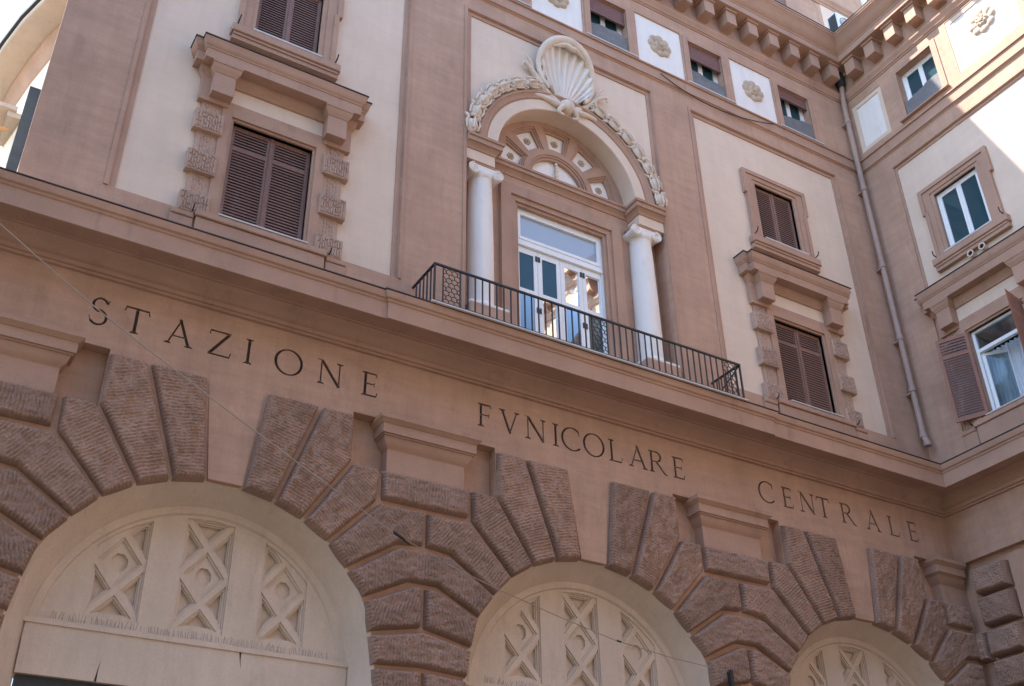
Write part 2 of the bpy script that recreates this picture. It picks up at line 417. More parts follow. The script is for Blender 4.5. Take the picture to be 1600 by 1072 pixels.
# pier capitals
for pc in PCS:
    m_ = MB()
    prof = [(0, 8.23), (0.012, 8.25), (0.05, 8.29), (0.075, 8.36), (0.08, 8.385), (0.10, 8.385), (0.10, 8.41), (0.125, 8.41), (0.125, 8.55), (0.135, 8.55), (0.15, 8.57), (0.185, 8.60), (0.19, 8.66), (0, 8.662)]
    if pc > 16:
        m_.box(pc - 0.58, XW, -0.02, YQ, 7.80, 8.45); m_.sweep([(pc - 0.58, YQ), (pc - 0.58, -0.02), (XW, -0.02)], prof)
    else:
        m_.box(pc - 0.58, pc + 0.58, -0.02, YQ, 7.80, 8.45); m_.sweep([(pc - 0.58, YQ), (pc - 0.58, -0.02), (pc + 0.58, -0.02), (pc + 0.58, YQ)], prof)
    m_.build('pier_capital', 'brown_trim', BL, 35)
# arch reveals, tympana, lintels, doors
YT = 0.40
def cells(px, hw=0.285, zb=5.60, zo=6.25, d=0.335):
    """lattice cells of one tympanum panel"""
    t = 0.13
    L_ = []
    L_.append(('d', [(px + hw * (1 - t) * 0.98, zo), (px, zo + d * (1 - t)), (px - hw * (1 - t) * 0.98, zo), (px, zo - d * (1 - t))]))
    for s in (-1, 1):
        zz = zo + s * d
        for k in (-1, 1):
            L_.append(('t', [(px + k * (hw - 0.012), zz - 0.262), (px + k * (hw - 0.012), zz + 0.262), (px + k * 0.05, zz)]))
    zz = zo - d
    L_.append(('t', [(px - 0.225, zb + 0.015), (px + 0.225, zb + 0.015), (px, zz - 0.06)]))
    zz = zo + d
    L_.append(('t', [(px - 0.225, zz + 0.33), (px + 0.225, zz + 0.33), (px, zz + 0.06)]))
    return L_
for ci, cx in enumerate(CXS):
    cc = cx + 0.03
    a = [(cx - RA, G)] + arc(cx, ZC, RA, 180, 0, 48) + [(cx + RA, G)]
    b = [(cc - 1.82, G)] + arc(cc, ZC, 1.82, 180, 0, 48) + [(cc + 1.82, G)]
    rv = MB().strip(a, YB, b, YT)
    rv.build('arch_reveal', 'arch_cream', BL, 40)
    ty = MB()
    o1 = arc(cc, ZC, 1.84, 0, 180, 48); o2 = arc(cc, ZC, 1.755, 0, 180, 48); o3 = arc(cc, ZC, 1.735, 0, 180, 48)
    ty.strip(o1, YT - 0.035, o2, YT - 0.035); ty.strip(o2, YT - 0.035, o3, YT); ty.strip(o1, YT - 0.035, o1, YT + 0.05)
    panels = []
    clipc = [p for p in arc(cc, ZC, 1.70, 0, 180, 60)]
    for px in (cc - 0.97, cc, cc + 0.98):
        panels.append((px, clip(rect(px - 0.29, px + 0.29, 5.58, 6.96), clipc)))
    ty.flat([(cc + 1.735, 5.3)] + arc(cc, ZC, 1.735, 3, 177, 60) + [(cc - 1.735, 5.3)], [p for _, p in panels], YT)
    tyo = ty.build('tympanum', 'arch_cream', BL, 40)
    for px, pp in panels:
        pm = MB(); y0 = YT; y1 = YT + 0.02
        if area(pp) < 0: pp = pp[::-1]
        pm.walls(pp, y0, y1)
        inner = clip(rect(px - 0.278, px + 0.278, 5.592, 6.948), [p for p in arc(cc, ZC, 1.687, 0, 180, 60)])
        if area(inner) < 0: inner = inner[::-1]
        hs = []
        for kind, cp in cells(px):
            if area(cp) < 0: cp = cp[::-1]
            cp = clip(cp, inner)
            if cp and abs(area(cp)) > 0.007: hs.append((kind, cp))
        pm.flat(pp, [c_ for _, c_ in hs], y1)
        for kind, cp in hs:
            pm.walls(cp, y1, y1 + 0.02); q1 = inset(cp, 0.024); pm.ring(cp, y1 + 0.02, q1, y1 + 0.02)
            if abs(area(q1)) < 6e-4 or area(q1) < 0: pm.flat(q1, [], y1 + 0.02); continue
            pm.walls(q1, y1 + 0.02, y1 + 0.04)
            if kind == 't':
                q2 = inset(q1, 0.016)
                if area(q2) < 1e-3: pm.flat(q1, [], y1 + 0.04); continue
                pm.ring(q1, y1 + 0.04, q2, y1 + 0.04); pm.walls(q2, y1 + 0.04, y1 + 0.085); pm.flat(q2, [], y1 + 0.085)
            else:
                oc = [(px + 0.098 * math.cos(R(22.5 + 45 * i)), 6.25 + 0.112 * math.sin(R(22.5 + 45 * i))) for i in range(8)]
                oc = clip(oc, inset(q1, 0.01)) or oc
                pm.flat(q1, [oc], y1 + 0.04); pm.walls(oc, y1 + 0.04, y1 + 0.08); pm.flat(oc, [], y1 + 0.08)
        pm.build('lattice_panel', 'arch_cream', tyo)
    # lintel with chipped ends
    rr = random.Random(ci + 3)
    top = [(cc + 1.83 - 3.66 * i / 24, 5.465 + rr.uniform(-0.008, 0.008)) for i in range(25)]
    lm = MB(); lm.prism([(cc - 1.83 + rr.uniform(0, 0.02), 4.87), (cc + 1.83, 4.87)] + top, YT - 0.06, YT + 0.2)
    lm.box(cc - 1.86, cc + 1.86, YT - 0.075, YT + 0.1, 5.40, 5.452)
    lo_ = lm.build('lintel', 'arch_cream', BL)
    for q in range(3):
        x = cc - 1.5 + rr.uniform(0, 2.8) if (ci or q) else cc - 1.02
        ck = MB(); ln = rr.uniform(0.08, 0.2) if (ci or q) else 0.24; w0 = 0.012
        top = q == 2
        zz = 5.40 if top else 4.872; d_ = -1 if top else 1
        ck.prism([(x - w0, zz), (x + w0, zz), (x + 0.012, zz + d_ * ln * 0.5), (x + 0.026, zz + d_ * ln), (x + 0.004, zz + d_ * ln * 0.55)], YT - 0.0615, YT - 0.055); ck.build('crack', 'letter_dark', lo_)
    sp = MB()
    for i in range(150):
        x = cc - 1.60 + 3.2 * i / 149 + rr.uniform(-0.01, 0.01); hgt = rr.uniform(0.06, 0.1)
        if rr.random() < 0.12: continue
        sp.tube([(x, YT - 0.045, 5.46), (x + rr.uniform(-0.03, 0.03), YT - 0.05 - rr.uniform(0, 0.04), 5.46 + hgt)], 0.0028, 3, False)
    tag(sp.build('bird_spikes', 'spike', tyo), None, kind='stuff')
    db = MB(); db.box(cc - 1.80, cc + 1.80, YT + 0.0, YT + 0.14, 4.74, 4.868); db.box(cc - 1.80, cc + 1.80, YT + 0.03, YT + 0.1, 4.64, 4.72)
    db.build('door_beam', 'dark_metal', BL)
    dr = MB()
    for i in range(4):
        x0 = cc - 1.80 + 0.9 * i; dr.box(x0 + 0.01, x0 + 0.89, YT + 0.12, YT + 0.18, G, 4.66)
        for z0, z1 in ((0.9, 2.2), (2.5, 4.3)): dr.box(x0 + 0.12, x0 + 0.78, YT + 0.10, YT + 0.13, z0, z1)
    dr.build('arch_door', 'dark_metal', BL)

# main cornice: bed mouldings, corona with a break under the balcony, flashing
bed = [(0, 9.60), (0.05, 9.60), (0.05, 9.635), (0.085, 9.635), (0.085, 9.695), (0.04, 9.72), (0.045, 9.75), (0.065, 9.80), (0.12, 9.845), (0.17, 9.875), (0.20, 9.90), (0.245, 9.90), (0.26, 9.93), (0.26, 9.96), (0, 9.96)]
sweep_both('bed_moulding', bed, 'brown_trim')
BP = [(-3, 0), (5.62, 0), (5.62, -0.03), (11.38, -0.03), (11.38, 0), (XW, 0)]
cor = [(0.2, 9.915), (0.55, 9.90), (0.56, 9.845), (0.60, 9.845), (0.60, 10.10), (0.615, 10.11), (0.62, 10.14), (0.645, 10.155), (0.66, 10.20), (0.665, 10.25), (0.655, 10.262), (-0.3, 10.30)]
sweep_both('cornice', cor, 'brown_trim', BP)
sweep_both('cornice_flashing', [(0.62, 10.262), (0.676, 10.256), (0.676, 10.272), (0.3, 10.296)], 'lead_dark', BP)

# ------------------------------------------------------------------ upper walls
def wall(name, mt, T, x0, x1, z0, z1, holes, y, parent, deep=None, smooth=None):
    xs = sorted({x0, x1, *[v for h_ in holes for v in h_[:2]]}); zs = sorted({z0, z1, *[v for h_ in holes for v in h_[2:4]]})
    xs = [v for v in xs if x0 <= v <= x1]; zs = [v for v in zs if z0 <= v <= z1]
    m_ = MB(T)
    for i in range(len(xs) - 1):
        for j in range(len(zs) - 1):
            cx, cz = (xs[i] + xs[i + 1]) / 2, (zs[j] + zs[j + 1]) / 2
            if any(h_[0] < cx < h_[1] and h_[2] < cz < h_[3] for h_ in holes): continue
            m_.add([(xs[i], y, zs[j]), (xs[i + 1], y, zs[j]), (xs[i + 1], y, zs[j + 1]), (xs[i], y, zs[j + 1])], [(0, 1, 2, 3)])
    if deep:
        for h_ in holes: m_.walls(rect(*h_[:4]), y, y + (h_[4] if len(h_) > 4 else deep))
    return m_.build(name, mt, parent)
PB, PT = 11.03, 17.455
LP, CP, RP = (1.27, 5.40), (6.55, 10.67), (11.70, 15.71)
# plinth band and the brown bands and pilasters round the panels
MB().box(0.2, 6.55, 0, 0.45, 10.2, PB).build('plinth_band', 'brown_stucco', BL)
MB().box(10.67, XW, 0, 0.5, 10.2, PB).build('plinth_band', 'brown_stucco', BL)
for x0, x1 in ((0.2, LP[0]), (LP[1], CP[0]), (CP[1], RP[0]), (RP[1], XW)):
    p = MB(); p.box(x0, x1, 0, 0.5 if x0 > 1 else 0.08, PB, PT)
    p.build('pilaster', 'brown_stucco', BL)
    for xs_ in ((x0 + 0.045, x0 + 0.055), (x1 - 0.075, x1 - 0.06)):
        pass
MB().box(0.2, XW, 0, 0.5, PT, 17.90).build('wall_band', 'brown_stucco', BL)
MB().box(1.0, 1.25, 0.45, 9, 10.0, 24).build('side_wall', 'brown_stucco', BL)
MB().box(-3, 1.0, 0.45, 7, G, 10.2).build('lower_side_block', 'brown_stucco', BL)
# raised fillet round each panel
for x0, x1 in (LP, CP, RP):
    f = MB()
    f.sweep([(0, 0), (1, 0)], [(0, 0)]) if False else None
    w1, w2 = 0.085, 0.055
    for (a0, a1, b0, b1, y) in ((x0, x0 + w1, PB, PT, 0.03), (x1 - w1, x1, PB, PT, 0.03), (x0 + w1, x1 - w1, PT - w1, PT, 0.03)):
        f.box(a0, a1, y, 0.06, b0, b1)
    for (a0, a1, b0, b1) in ((x0 - 0.07, x0 - 0.012, PB + 0.0, PT + 0.07), (x1 + 0.012, x1 + 0.07, PB, PT + 0.07), (x0 - 0.012, x1 + 0.012, PT + 0.012, PT + 0.07)):
        f.box(a0, a1, -0.018, 0.01, b0, b1)
    if (x0, x1) == CP:
        f = MB()
        for (a0, a1, b0, b1, y) in ((x0, x0 + w1, 14.42, PT, 0.03), (x1 - w1, x1, 14.42, PT, 0.03), (x0 + w1, x1 - w1, PT - w1, PT, 0.03)): f.box(a0, a1, y, 0.06, b0, b1)
        for (a0, a1, b0, b1) in ((x0 - 0.07, x0 - 0.012, 10.3, PT + 0.07), (x1 + 0.012, x1 + 0.07, 10.3, PT + 0.07), (x0 - 0.012, x1 + 0.012, PT + 0.012, PT + 0.07)): f.box(a0, a1, -0.018, 0.01, b0, b1)
    f.build('panel_fillet', 'brown_trim', BL)
LC, RC = 3.335, 13.715
LW = lambda c: (c - 0.61, c + 0.61, 11.08, 12.87)
UW = lambda c: (c - 0.52, c + 0.52, 14.75, 16.19)
wall('wall_panel', 'cream_stucco', T_main, LP[0], LP[1], PB, PT, [LW(LC), UW(LC)], 0.05, BL, 0.25)
wall('wall_panel', 'cream_stucco', T_main, RP[0], RP[1], PB, PT, [LW(RC), UW(RC)], 0.05, BL, 0.25)
# wing walls
WP = (0.83, 19.2); WC = 2.08
wall('plinth_band', 'brown_stucco', T_wing, 0, 20, 10.2, PB, [], 0, WG)
MB(T_wing).box(0, WP[0], 0, 0.5, PB, PT).build('pilaster', 'brown_stucco', WG)
MB(T_wing).box(WP[1], 20, 0, 0.5, PB, PT).build('pilaster', 'brown_stucco', WG)
MB(T_wing).box(0, 20, 0, 0.5, PT, 17.90).build('wall_band', 'brown_stucco', WG)
wall('wall_panel', 'cream_stucco', T_wing, WP[0], WP[1], PB, PT, [LW(WC), UW(WC), *[(x - 0.6, x + 0.6, z0, z1) for x in (6.2, 10.3, 14.4, 18.0) for z0, z1 in ((11.08, 12.87), (14.75, 16.19))]], 0.05, WG, 0.25)
f = MB(T_wing); f.box(WP[0], WP[0] + 0.05, 0.03, 0.06, PB, PT); f.box(WP[0] + 0.05, WP[1], 0.03, 0.06, PT - 0.07, PT); f.box(WP[0] - 0.012, WP[1], -0.02, 0.01, PT + 0.012, PT + 0.07); f.build('panel_fillet', 'brown_trim', WG)
# wing frieze and lower storey
MB(T_wing).box(0, 20, 0, 0.45, 8.67, 10.6).build('frieze', 'brown_stucco', WG)
wall('lower_wall', 'brown_stucco', T_wing, -0.4, 20, G, 8.75, [(1.47, 2.7, 6.3, 8.45)], 0.12, WG, 0.25)
fr = MB(T_wing); fr.box(1.02, 1.47, 0.04, 0.2, 6.2, 8.56); fr.box(2.7, 3.15, 0.04, 0.2, 6.2, 8.56); fr.box(1.47, 2.7, 0.04, 0.2, 8.45, 8.56); fr.build('window_surround', 'brown_trim', WG)
wb = stone_mesh('rusticated_block', rect(0.30, 0.98, 8.02, 8.50), h, depth=0.24, seed=31, T=1)
wb2 = stone_mesh('rusticated_block', rect(0.30, 0.98, 7.46, 7.98), R(60), depth=0.24, seed=32, T=1)
wb0 = stone_mesh('rusticated_block', rect(0.02, 0.27, 7.46, 7.98), h, depth=0.2, seed=33, T=1)
for i in range(12):
    me, c = (wb if i % 2 == 0 else wb2); z = 8.26 - 0.545 * i
    o = bpy.data.objects.new('rusticated_block', me); COL.objects.link(o); o.location = W(XW + 0.12, -c[0], z); put(o, WG)
    if i >= 2 and i % 2 == 0:
        o = bpy.data.objects.new('rusticated_block', wb0[0]); COL.objects.link(o); o.location = W(XW + 0.12, -wb0[1][0], z); put(o, WG)
# string course under the attic
sweep_both('string_course', [(0, 17.86), (0.02, 17.875), (0.03, 17.895), (0.055, 17.90), (0.055, 17.96), (0.035, 17.965), (0.035, 18.17), (0.07, 18.175), (0.07, 18.205), (0.0, 18.215)], 'brown_trim', [(0.2, 0), (XW, 0)])
# attic
AW = [(9.33 + 2.55 * k, 10.25 + 2.55 * k, 18.27, 19.58) for k in (-2, -1, 0, 1, 2)]
AP = [(10.50 + 2.555 * k, 11.70 + 2.555 * k, 18.25, 19.71) for k in (-3, -2, -1, 0, 1)]
wall('attic_wall', 'brown_stucco', T_main, 0.2, XW, 18.2, 20.1, [a + (0.3,) for a in AW] + [a + (0.035,) for a in AP], 0, BL, 0.3)
VW = [(1.50, 2.46, 18.42, 19.74), (5.0, 5.96, 18.42, 19.74)]; VP = [(0.17, 1.03, 18.40, 19.80), (2.92, 4.48, 18.50, 19.98), (6.4, 8.0, 18.5, 19.98)]
wall('attic_wall', 'brown_stucco', T_wing, 0, 20, 18.2, 20.1, [a + (0.3,) for a in VW] + [a + (0.035,) for a in VP], 0, WG, 0.3)
for p in AP: MB().box(p[0], p[1], 0.03, 0.06, p[2], p[3]).build('attic_panel', 'white_stucco', BL)
for p in VP:
    MB(T_wing).box(p[0], p[1], 0.035, 0.06, p[2], p[3]).build('attic_panel', 'white_stucco', WG)
    fm = MB(T_wing); fm.prism(rect(p[0] + 0.002, p[1] - 0.002, p[2] + 0.002, p[3] - 0.002), 0.012, 0.036, [rect(p[0] + 0.11, p[1] - 0.11, p[2] + 0.11, p[3] - 0.11)]); fm.build('panel_frame', 'cream_stucco', WG)
# roof cornice
rc = [(0, 20.03), (0.02, 20.035), (0.022, 20.07), (0.045, 20.08), (0.05, 20.11), (0.075, 20.15), (0.10, 20.19), (0.108, 20.215), (0.105, 20.235), (0.03, 20.24), (0.03, 20.83)]
sweep_both('roof_moulding', rc, 'brown_trim', [(0.2, 0), (XW, 0)])
co = [(0.05, 20.86), (0.43, 20.86), (0.43, 21.02), (0.445, 21.03), (0.45, 21.06), (0.50, 21.10), (0.56, 21.22), (0.64, 21.33), (0.68, 21.36), (0.68, 21.40), (0.70, 21.405), (0.705, 21.45), (0, 21.49), (-2.5, 21.52)]
sweep_both('roof_cornice', co, 'brown_trim', [(0.2, 0), (XW, 0)])
sweep_both('roof_flashing', [(0.66, 21.452), (0.715, 21.448), (0.715, 21.468), (0.4, 21.49)], 'lead_dark', [(0.2, 0), (XW, 0)])
def modillion(T, x, parent):
    m_ = MB(T); w_ = 0.135
    m_.box(x - w_, x + w_, -0.33, -0.02, 20.43, 20.80); m_.box(x - w_ - 0.03, x + w_ + 0.03, -0.365, -0.02, 20.80, 20.865)
    m_.build('modillion', 'brown_trim', parent)
for i in range(19): modillion(T_main, 16.14 - 0.628 * i, BL)
for i in range(32): modillion(T_wing, 0.62 + 0.60 * i, WG)

# ------------------------------------------------------------------ windows
def louvre_leaf(m_, ml, x0, x1, z0, z1, y, rail=None, st=0.055, pitch=0.052, t=0.035):
    """frame of one shutter leaf into m_, its louvres into ml"""
    m_.box(x0, x0 + st, y, y + t, z0, z1); m_.box(x1 - st, x1, y, y + t, z0, z1)
    hs = [(z0, z0 + 0.07), (z1 - 0.07, z1)] + ([(rail - 0.03, rail + 0.03)] if rail else [])
    for a, b in hs: m_.box(x0 + st, x1 - st, y + 0.002, y + t - 0.002, a, b)
    zs = sorted([z0 + 0.07, z1 - 0.07] + ([rail - 0.03, rail + 0.03] if rail else []))
    for k in range(0, len(zs), 2):
        n = max(1, int((zs[k + 1] - zs[k]) / pitch)); p = (zs[k + 1] - zs[k]) / n
        for i in range(n):
            z = zs[k] + p * i
            ml.add([(x0 + st, y + 0.004, z), (x1 - st, y + 0.004, z), (x1 - st, y + t - 0.004, z + p * 0.80), (x0 + st, y + t - 0.004, z + p * 0.80),
                    (x0 + st, y + 0.004, z + 0.015), (x1 - st, y + 0.004, z + 0.015), (x1 - st, y + t - 0.004, z + p * 0.80 + 0.015), (x0 + st, y + t - 0.004, z + p * 0.80 + 0.015)],
                   [(0, 1, 2, 3), (4, 5, 6, 7), (0, 1, 5, 4), (2, 3, 7, 6)])
def closed_shutters(T, cx, hw, z0, z1, y, win, rail, mt='shutter_brown'):
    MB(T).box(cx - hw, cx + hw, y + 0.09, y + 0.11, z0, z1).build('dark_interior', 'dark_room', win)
    for a, b in ((cx - hw + 0.006, cx - 0.004), (cx + 0.004, cx + hw - 0.006)):
        m_ = MB(T); ml = MB(T); louvre_leaf(m_, ml, a, b, z0 + 0.012, z1 - 0.006, y, rail)
        if a > cx - 0.1: m_.box(a - 0.02, a + 0.03, y - 0.012, y + 0.001, z0 + 0.014, z1 - 0.01)
        m_.box(a + (0.0 if a < cx - 0.1 else b - a - 0.02), a + (0.02 if a < cx - 0.1 else b - a), y - 0.014, y + 0.002, z1 - 0.32, z1 - 0.24)
        o = m_.build('shutter', mt, win); ml.build('louvres', mt, BL if False else win)
COMB = {}
def comb(T, w_, h_, d, seed):
    """block with vertical combed ridges"""
    key = (T is T_wing, round(w_, 3), round(h_, 3), seed)
    if key not in COMB:
        rr = random.Random(seed * 7 + int(w_ * 100)); m_ = MB(); m_.bbox(-w_ / 2, w_ / 2, -d + 0.016, 0, -h_ / 2, h_ / 2, 0.006)
        n = max(3, round((w_ - 0.03) / 0.038)); p = (w_ - 0.03) / n
        for i in range(n):
            x = -w_ / 2 + 0.015 + p * (i + 0.5); z = -h_ / 2 + 0.012 + rr.uniform(0, 0.02)
            while z < h_ / 2 - 0.03:
                z1 = min(h_ / 2 - 0.01, z + rr.uniform(0.05, 0.17)); dx = rr.uniform(-0.006, 0.006); hw = p * rr.uniform(0.26, 0.36); y0 = -d - rr.uniform(-0.003, 0.006)
                m_.add([(x + dx - hw, -d + 0.018, z), (x + dx + hw, -d + 0.018, z), (x - dx + hw, -d + 0.018, z1), (x - dx - hw, -d + 0.018, z1), (x + dx - hw * 0.6, y0, z + 0.008), (x + dx + hw * 0.6, y0, z + 0.008), (x - dx + hw * 0.6, y0, z1 - 0.008), (x - dx - hw * 0.6, y0, z1 - 0.008)],
                       [(4, 5, 6, 7), (0, 1, 5, 4), (1, 2, 6, 5), (2, 3, 7, 6), (3, 0, 4, 7)])
                z = z1 + rr.uniform(0.006, 0.02)
        me = bpy.data.meshes.new('combed_block')
        vv = [((x, y, z) if T is not T_wing else (y, -x, z)) for x, y, z in m_.v]
        me.from_pydata([(x * S, y * S, z * S) for x, y, z in vv], [], m_.f); me.update(); me.materials.append(MATS['comb_block']); COMB[key] = me
    return COMB[key]
def put_comb(T, x, z, y, w_, h_, d, seed, parent):
    o = bpy.data.objects.new('combed_block', comb(T, w_, h_, d, seed)); COL.objects.link(o); o.location = W(*T(x, y, z)); put(o, parent)
def lower_window(T, c, parent, closed=True):
    m_ = MB(T, c)
    # flat surround with an inner fillet
    m_.prism([(-0.80, 11.0), (0.80, 11.0), (0.80, 13.16), (-0.80, 13.16)], -0.02, 0.10, [rect(-0.65, 0.65, 11.04, 12.91)])
    m_.prism(rect(-0.652, 0.652, 11.038, 12.912), 0.012, 0.12, [rect(-0.61, 0.61, 11.08, 12.87)])
    win = m_.build('window', 'brown_trim', parent)
    k = 0
    for s in (-1, 1):
        st_ = MB(T, c); a, b = sorted((s * 0.795, s * 1.10)); st_.box(a, b, 0.012, 0.08, 10.95, 13.1); st_.build('side_strip', 'comb_block', win)
        for z in (12.635, 11.88, 11.15):
            hh = 0.36 if z > 11.5 else 0.33
            put_comb(T, c + s * 0.97, z, 0.06, 0.41, hh, 0.14, k % 3, win); k += 1
        for z in (12.27, 11.51, 12.95): put_comb(T, c + s * 0.955, z, 0.04, 0.20, 0.36 if z < 12.9 else 0.26, 0.035, 4, win)
        # console and its backing strip
        cs = MB(T, c); a, b = sorted((s * 0.72, s * 1.03))
        cs.box(a, b, -0.20, 0.06, 13.10, 13.50)
        pr = [(0, 13.46), (0.012, 13.47), (0.02, 13.50), (0.05, 13.54), (0.06, 13.60), (0.07, 13.60), (0.07, 13.635)]
        cs.sweep([(a, 0.06), (a, -0.20), (b, -0.20), (b, 0.06)], pr)
        cs.build('console', 'brown_trim', win, 35)
        bk = MB(T, c); a, b = sorted((s * 0.74, s * 1.17)); bk.box(a, b, -0.045, 0.06, 13.02, 13.52)
        bk.sweep([(a, 0.06), (a, -0.045), (b, -0.045), (b, 0.06)], [(0, 13.46), (0.02, 13.50), (0.05, 13.54), (0.06, 13.60), (0.06, 13.635)]); bk.build('console_backing', 'brown_trim', win, 35)
    MB(T, c).box(-0.73, 0.73, 0.0, 0.06, 13.17, 13.46).build('plaque', 'cream_stucco', win)
    f_ = MB(T, c); f_.sweep([(-0.73, 0.0), (0.73, 0.0)], [(0.0, 13.44), (0.03, 13.45), (0.035, 13.48), (0.07, 13.53), (0.09, 13.60), (0.09, 13.64)]); f_.build('hood_bed_moulding', 'brown_trim', win, 35)
    hd = MB(T, c)
    hp = [(-0.02, 13.632), (0.10, 13.632), (0.10, 13.80), (0.112, 13.805), (0.115, 13.83), (0.135, 13.85), (0.15, 13.90), (0.16, 13.965), (0.165, 13.985), (-0.02, 13.992)]
    hw_ = [(-1.22, 0.06), (-1.22, -0.06), (-1.115, -0.06), (-1.115, -0.17), (1.115, -0.17), (1.115, -0.06), (1.22, -0.06), (1.22, 0.06)]
    hd.sweep(hw_, hp); hd.box(-1.20, 1.20, -0.04, 0.06, 13.64, 13.985); hd.box(-1.10, 1.10, -0.16, -0.03, 13.63, 13.987)
    hd.build('hood', 'brown_trim', win, 35)
    fl = MB(T, c); fl.sweep(hw_, [(-0.1, 14.006), (0.178, 13.988), (0.178, 14.006), (-0.1, 14.024)]); fl.build('hood_flashing', 'lead_dark', win)
    # sill and apron
    si = MB(T, c)
    si.bbox(-0.94, 0.94, -0.10, 0.06, 10.94, 11.045); si.bbox(-0.92, 0.92, -0.07, 0.03, 10.25, 10.94)
    for s in (-1, 1):
        a, b = sorted((s * 0.945, s * 1.25)); si.bbox(a, b, -0.06, 0.05, 10.90, 10.99); si.bbox(a, b, -0.045, 0.03, 10.25, 10.90)
    si.build('sill', 'brown_trim', win)
    MB(T, c).box(-0.64, 0.64, -0.11, 0.2, 11.046, 11.07).build('sill_slab', 'sill_stone', win)
    hk = MB(T, c)
    for x in (-0.98, 0.98): hk.tube([(x, -0.05, 11.0), (x, -0.13, 11.03), (x, -0.14, 11.08)], 0.010, 5)
    hk.build('shutter_hook', 'iron', win)
    if closed: closed_shutters(T, c, 0.61, 11.08, 12.87, 0.10, win, 12.45)
    return win
def upper_window(T, c, parent, closed=True):
    m_ = MB(T, c)
    o = [(-0.80, 14.68), (0.80, 14.68), (0.80, 15.83), (0.855, 15.83), (0.855, 16.45), (-0.855, 16.45), (-0.855, 15.83), (-0.80, 15.83)]
    i_ = [(-0.72, 14.70), (0.72, 14.70), (0.72, 15.86), (0.765, 15.86), (0.765, 16.36), (-0.765, 16.36), (-0.765, 15.86), (-0.72, 15.86)]
    m_.prism(o, -0.035, 0.06, [i_]); m_.prism([(x * 1.002, z) for x, z in i_], -0.008, 0.06, [rect(-0.60, 0.60, 14.72, 16.26)])
    m_.prism(rect(-0.602, 0.602, 14.719, 16.262), 0.012, 0.14, [rect(-0.52, 0.52, 14.75, 16.19)])
    win = m_.build('window', 'brown_trim', parent)
    si = MB(T, c); si.bbox(-0.88, 0.88, -0.10, 0.06, 14.55, 14.70); si.box(-0.85, 0.85, -0.07, 0.06, 14.50, 14.55); si.box(-0.86, 0.86, -0.05, 0.06, 14.42, 14.50); si.build('sill', 'brown_trim', win)
    MB(T, c).box(-0.56, 0.56, -0.10, 0.2, 14.701, 14.735).build('sill_slab', 'sill_stone', win)
    hk = MB(T, c)
    for x in (-0.80, 0.80): hk.tube([(x, 0.0, 14.74), (x, -0.12, 14.78), (x + 0.01, -0.14, 14.86)], 0.012, 5)
    hk.build('shutter_hook', 'iron', win)
    if closed: closed_shutters(T, c, 0.52, 14.75, 16.19, 0.10, win, None)
    return win
lower_window(T_main, LC, BL); lower_window(T_main, RC, BL); upper_window(T_main, LC, BL); upper_window(T_main, RC, BL)
def sash(T, x0, x1, z0, z1, y, t, wd, parent, mt='white_paint', gmt='glass', name='casement', bars=()):
    m_ = MB(T); m_.prism(rect(x0, x1, z0, z1), y, y + t, [rect(x0 + wd, x1 - wd, z0 + wd, z1 - wd)])
    for zb in bars: m_.box(x0 + wd, x1 - wd, y + 0.004, y + t - 0.004, zb - 0.02, zb + 0.02)
    o = m_.build(name, mt, parent)
    MB(T).box(x0 + wd - 0.005, x1 - wd + 0.005, y + t * 0.5, y + t * 0.5 + 0.006, z0 + wd - 0.005, z1 - wd + 0.005).build('pane', gmt, parent)
    return o
# wing windows: white casements above, open shutters below
w_ = upper_window(T_wing, WC, WG, False)
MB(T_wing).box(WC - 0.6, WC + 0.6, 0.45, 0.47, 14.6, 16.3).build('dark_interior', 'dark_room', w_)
MB(T_wing).prism(rect(WC - 0.52, WC + 0.52, 14.75, 16.19), 0.10, 0.17, [rect(WC - 0.475, WC + 0.475, 14.79, 16.15)]).build('frame', 'white_paint', w_)
sash(T_wing, WC - 0.475, WC - 0.002, 14.79, 16.15, 0.11, 0.045, 0.055, w_); sash(T_wing, WC + 0.002, WC + 0.475, 14.79, 16.15, 0.11, 0.045, 0.055, w_)
w_ = lower_window(T_wing, WC, WG, False)
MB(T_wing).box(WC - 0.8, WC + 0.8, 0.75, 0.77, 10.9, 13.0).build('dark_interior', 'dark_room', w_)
rm = MB(T_wing)
for a in (rect(WC - 0.63, WC + 0.63, 11.06, 12.89),): rm.walls(a, 0.26, 0.75)
rm.build('room_lining', 'white_stucco', w_)
MB(T_wing).prism(rect(WC - 0.61, WC + 0.61, 11.08, 12.87), 0.10, 0.18, [rect(WC - 0.55, WC + 0.55, 11.13, 12.40), rect(WC - 0.55, WC + 0.55, 12.47, 12.82)]).build('frame', 'white_paint', w_)
MB(T_wing).box(WC - 0.555, WC + 0.555, 0.13, 0.137, 12.465, 12.825).build('pane', 'glass_clear', w_)
cu = MB(T_wing); n = 90
v = []; 
for i in range(n + 1):
    x = WC - 0.62 + 1.24 * i / n; y = 0.42 + 0.03 * math.sin(i * 0.9) + 0.012 * math.sin(i * 2.3 + 1)
    v += [(x, y, 11.05), (x, y, 12.5)]
cu.add(v, [(2 * i, 2 * i + 2, 2 * i + 3, 2 * i + 1) for i in range(n)]); cu.build('curtain', 'curtain', w_, 60)
# inward-open casement leaves
def hinge_T(xh, ang, sgn):
    ca, sa = math.cos(ang), math.sin(ang)
    def T(x, y, z):
        return T_wing(xh + sgn * (x * ca) , 0.14 + x * sa + y * ca, z)
    return T
for xh, sgn, ang in ((WC - 0.545, 1, R(38)), (WC + 0.545, -1, R(70))):
    Th = hinge_T(xh, ang, sgn); sash(Th, 0, 0.53, 11.14, 12.39, 0.0, 0.04, 0.06, w_, gmt='glass_clear')
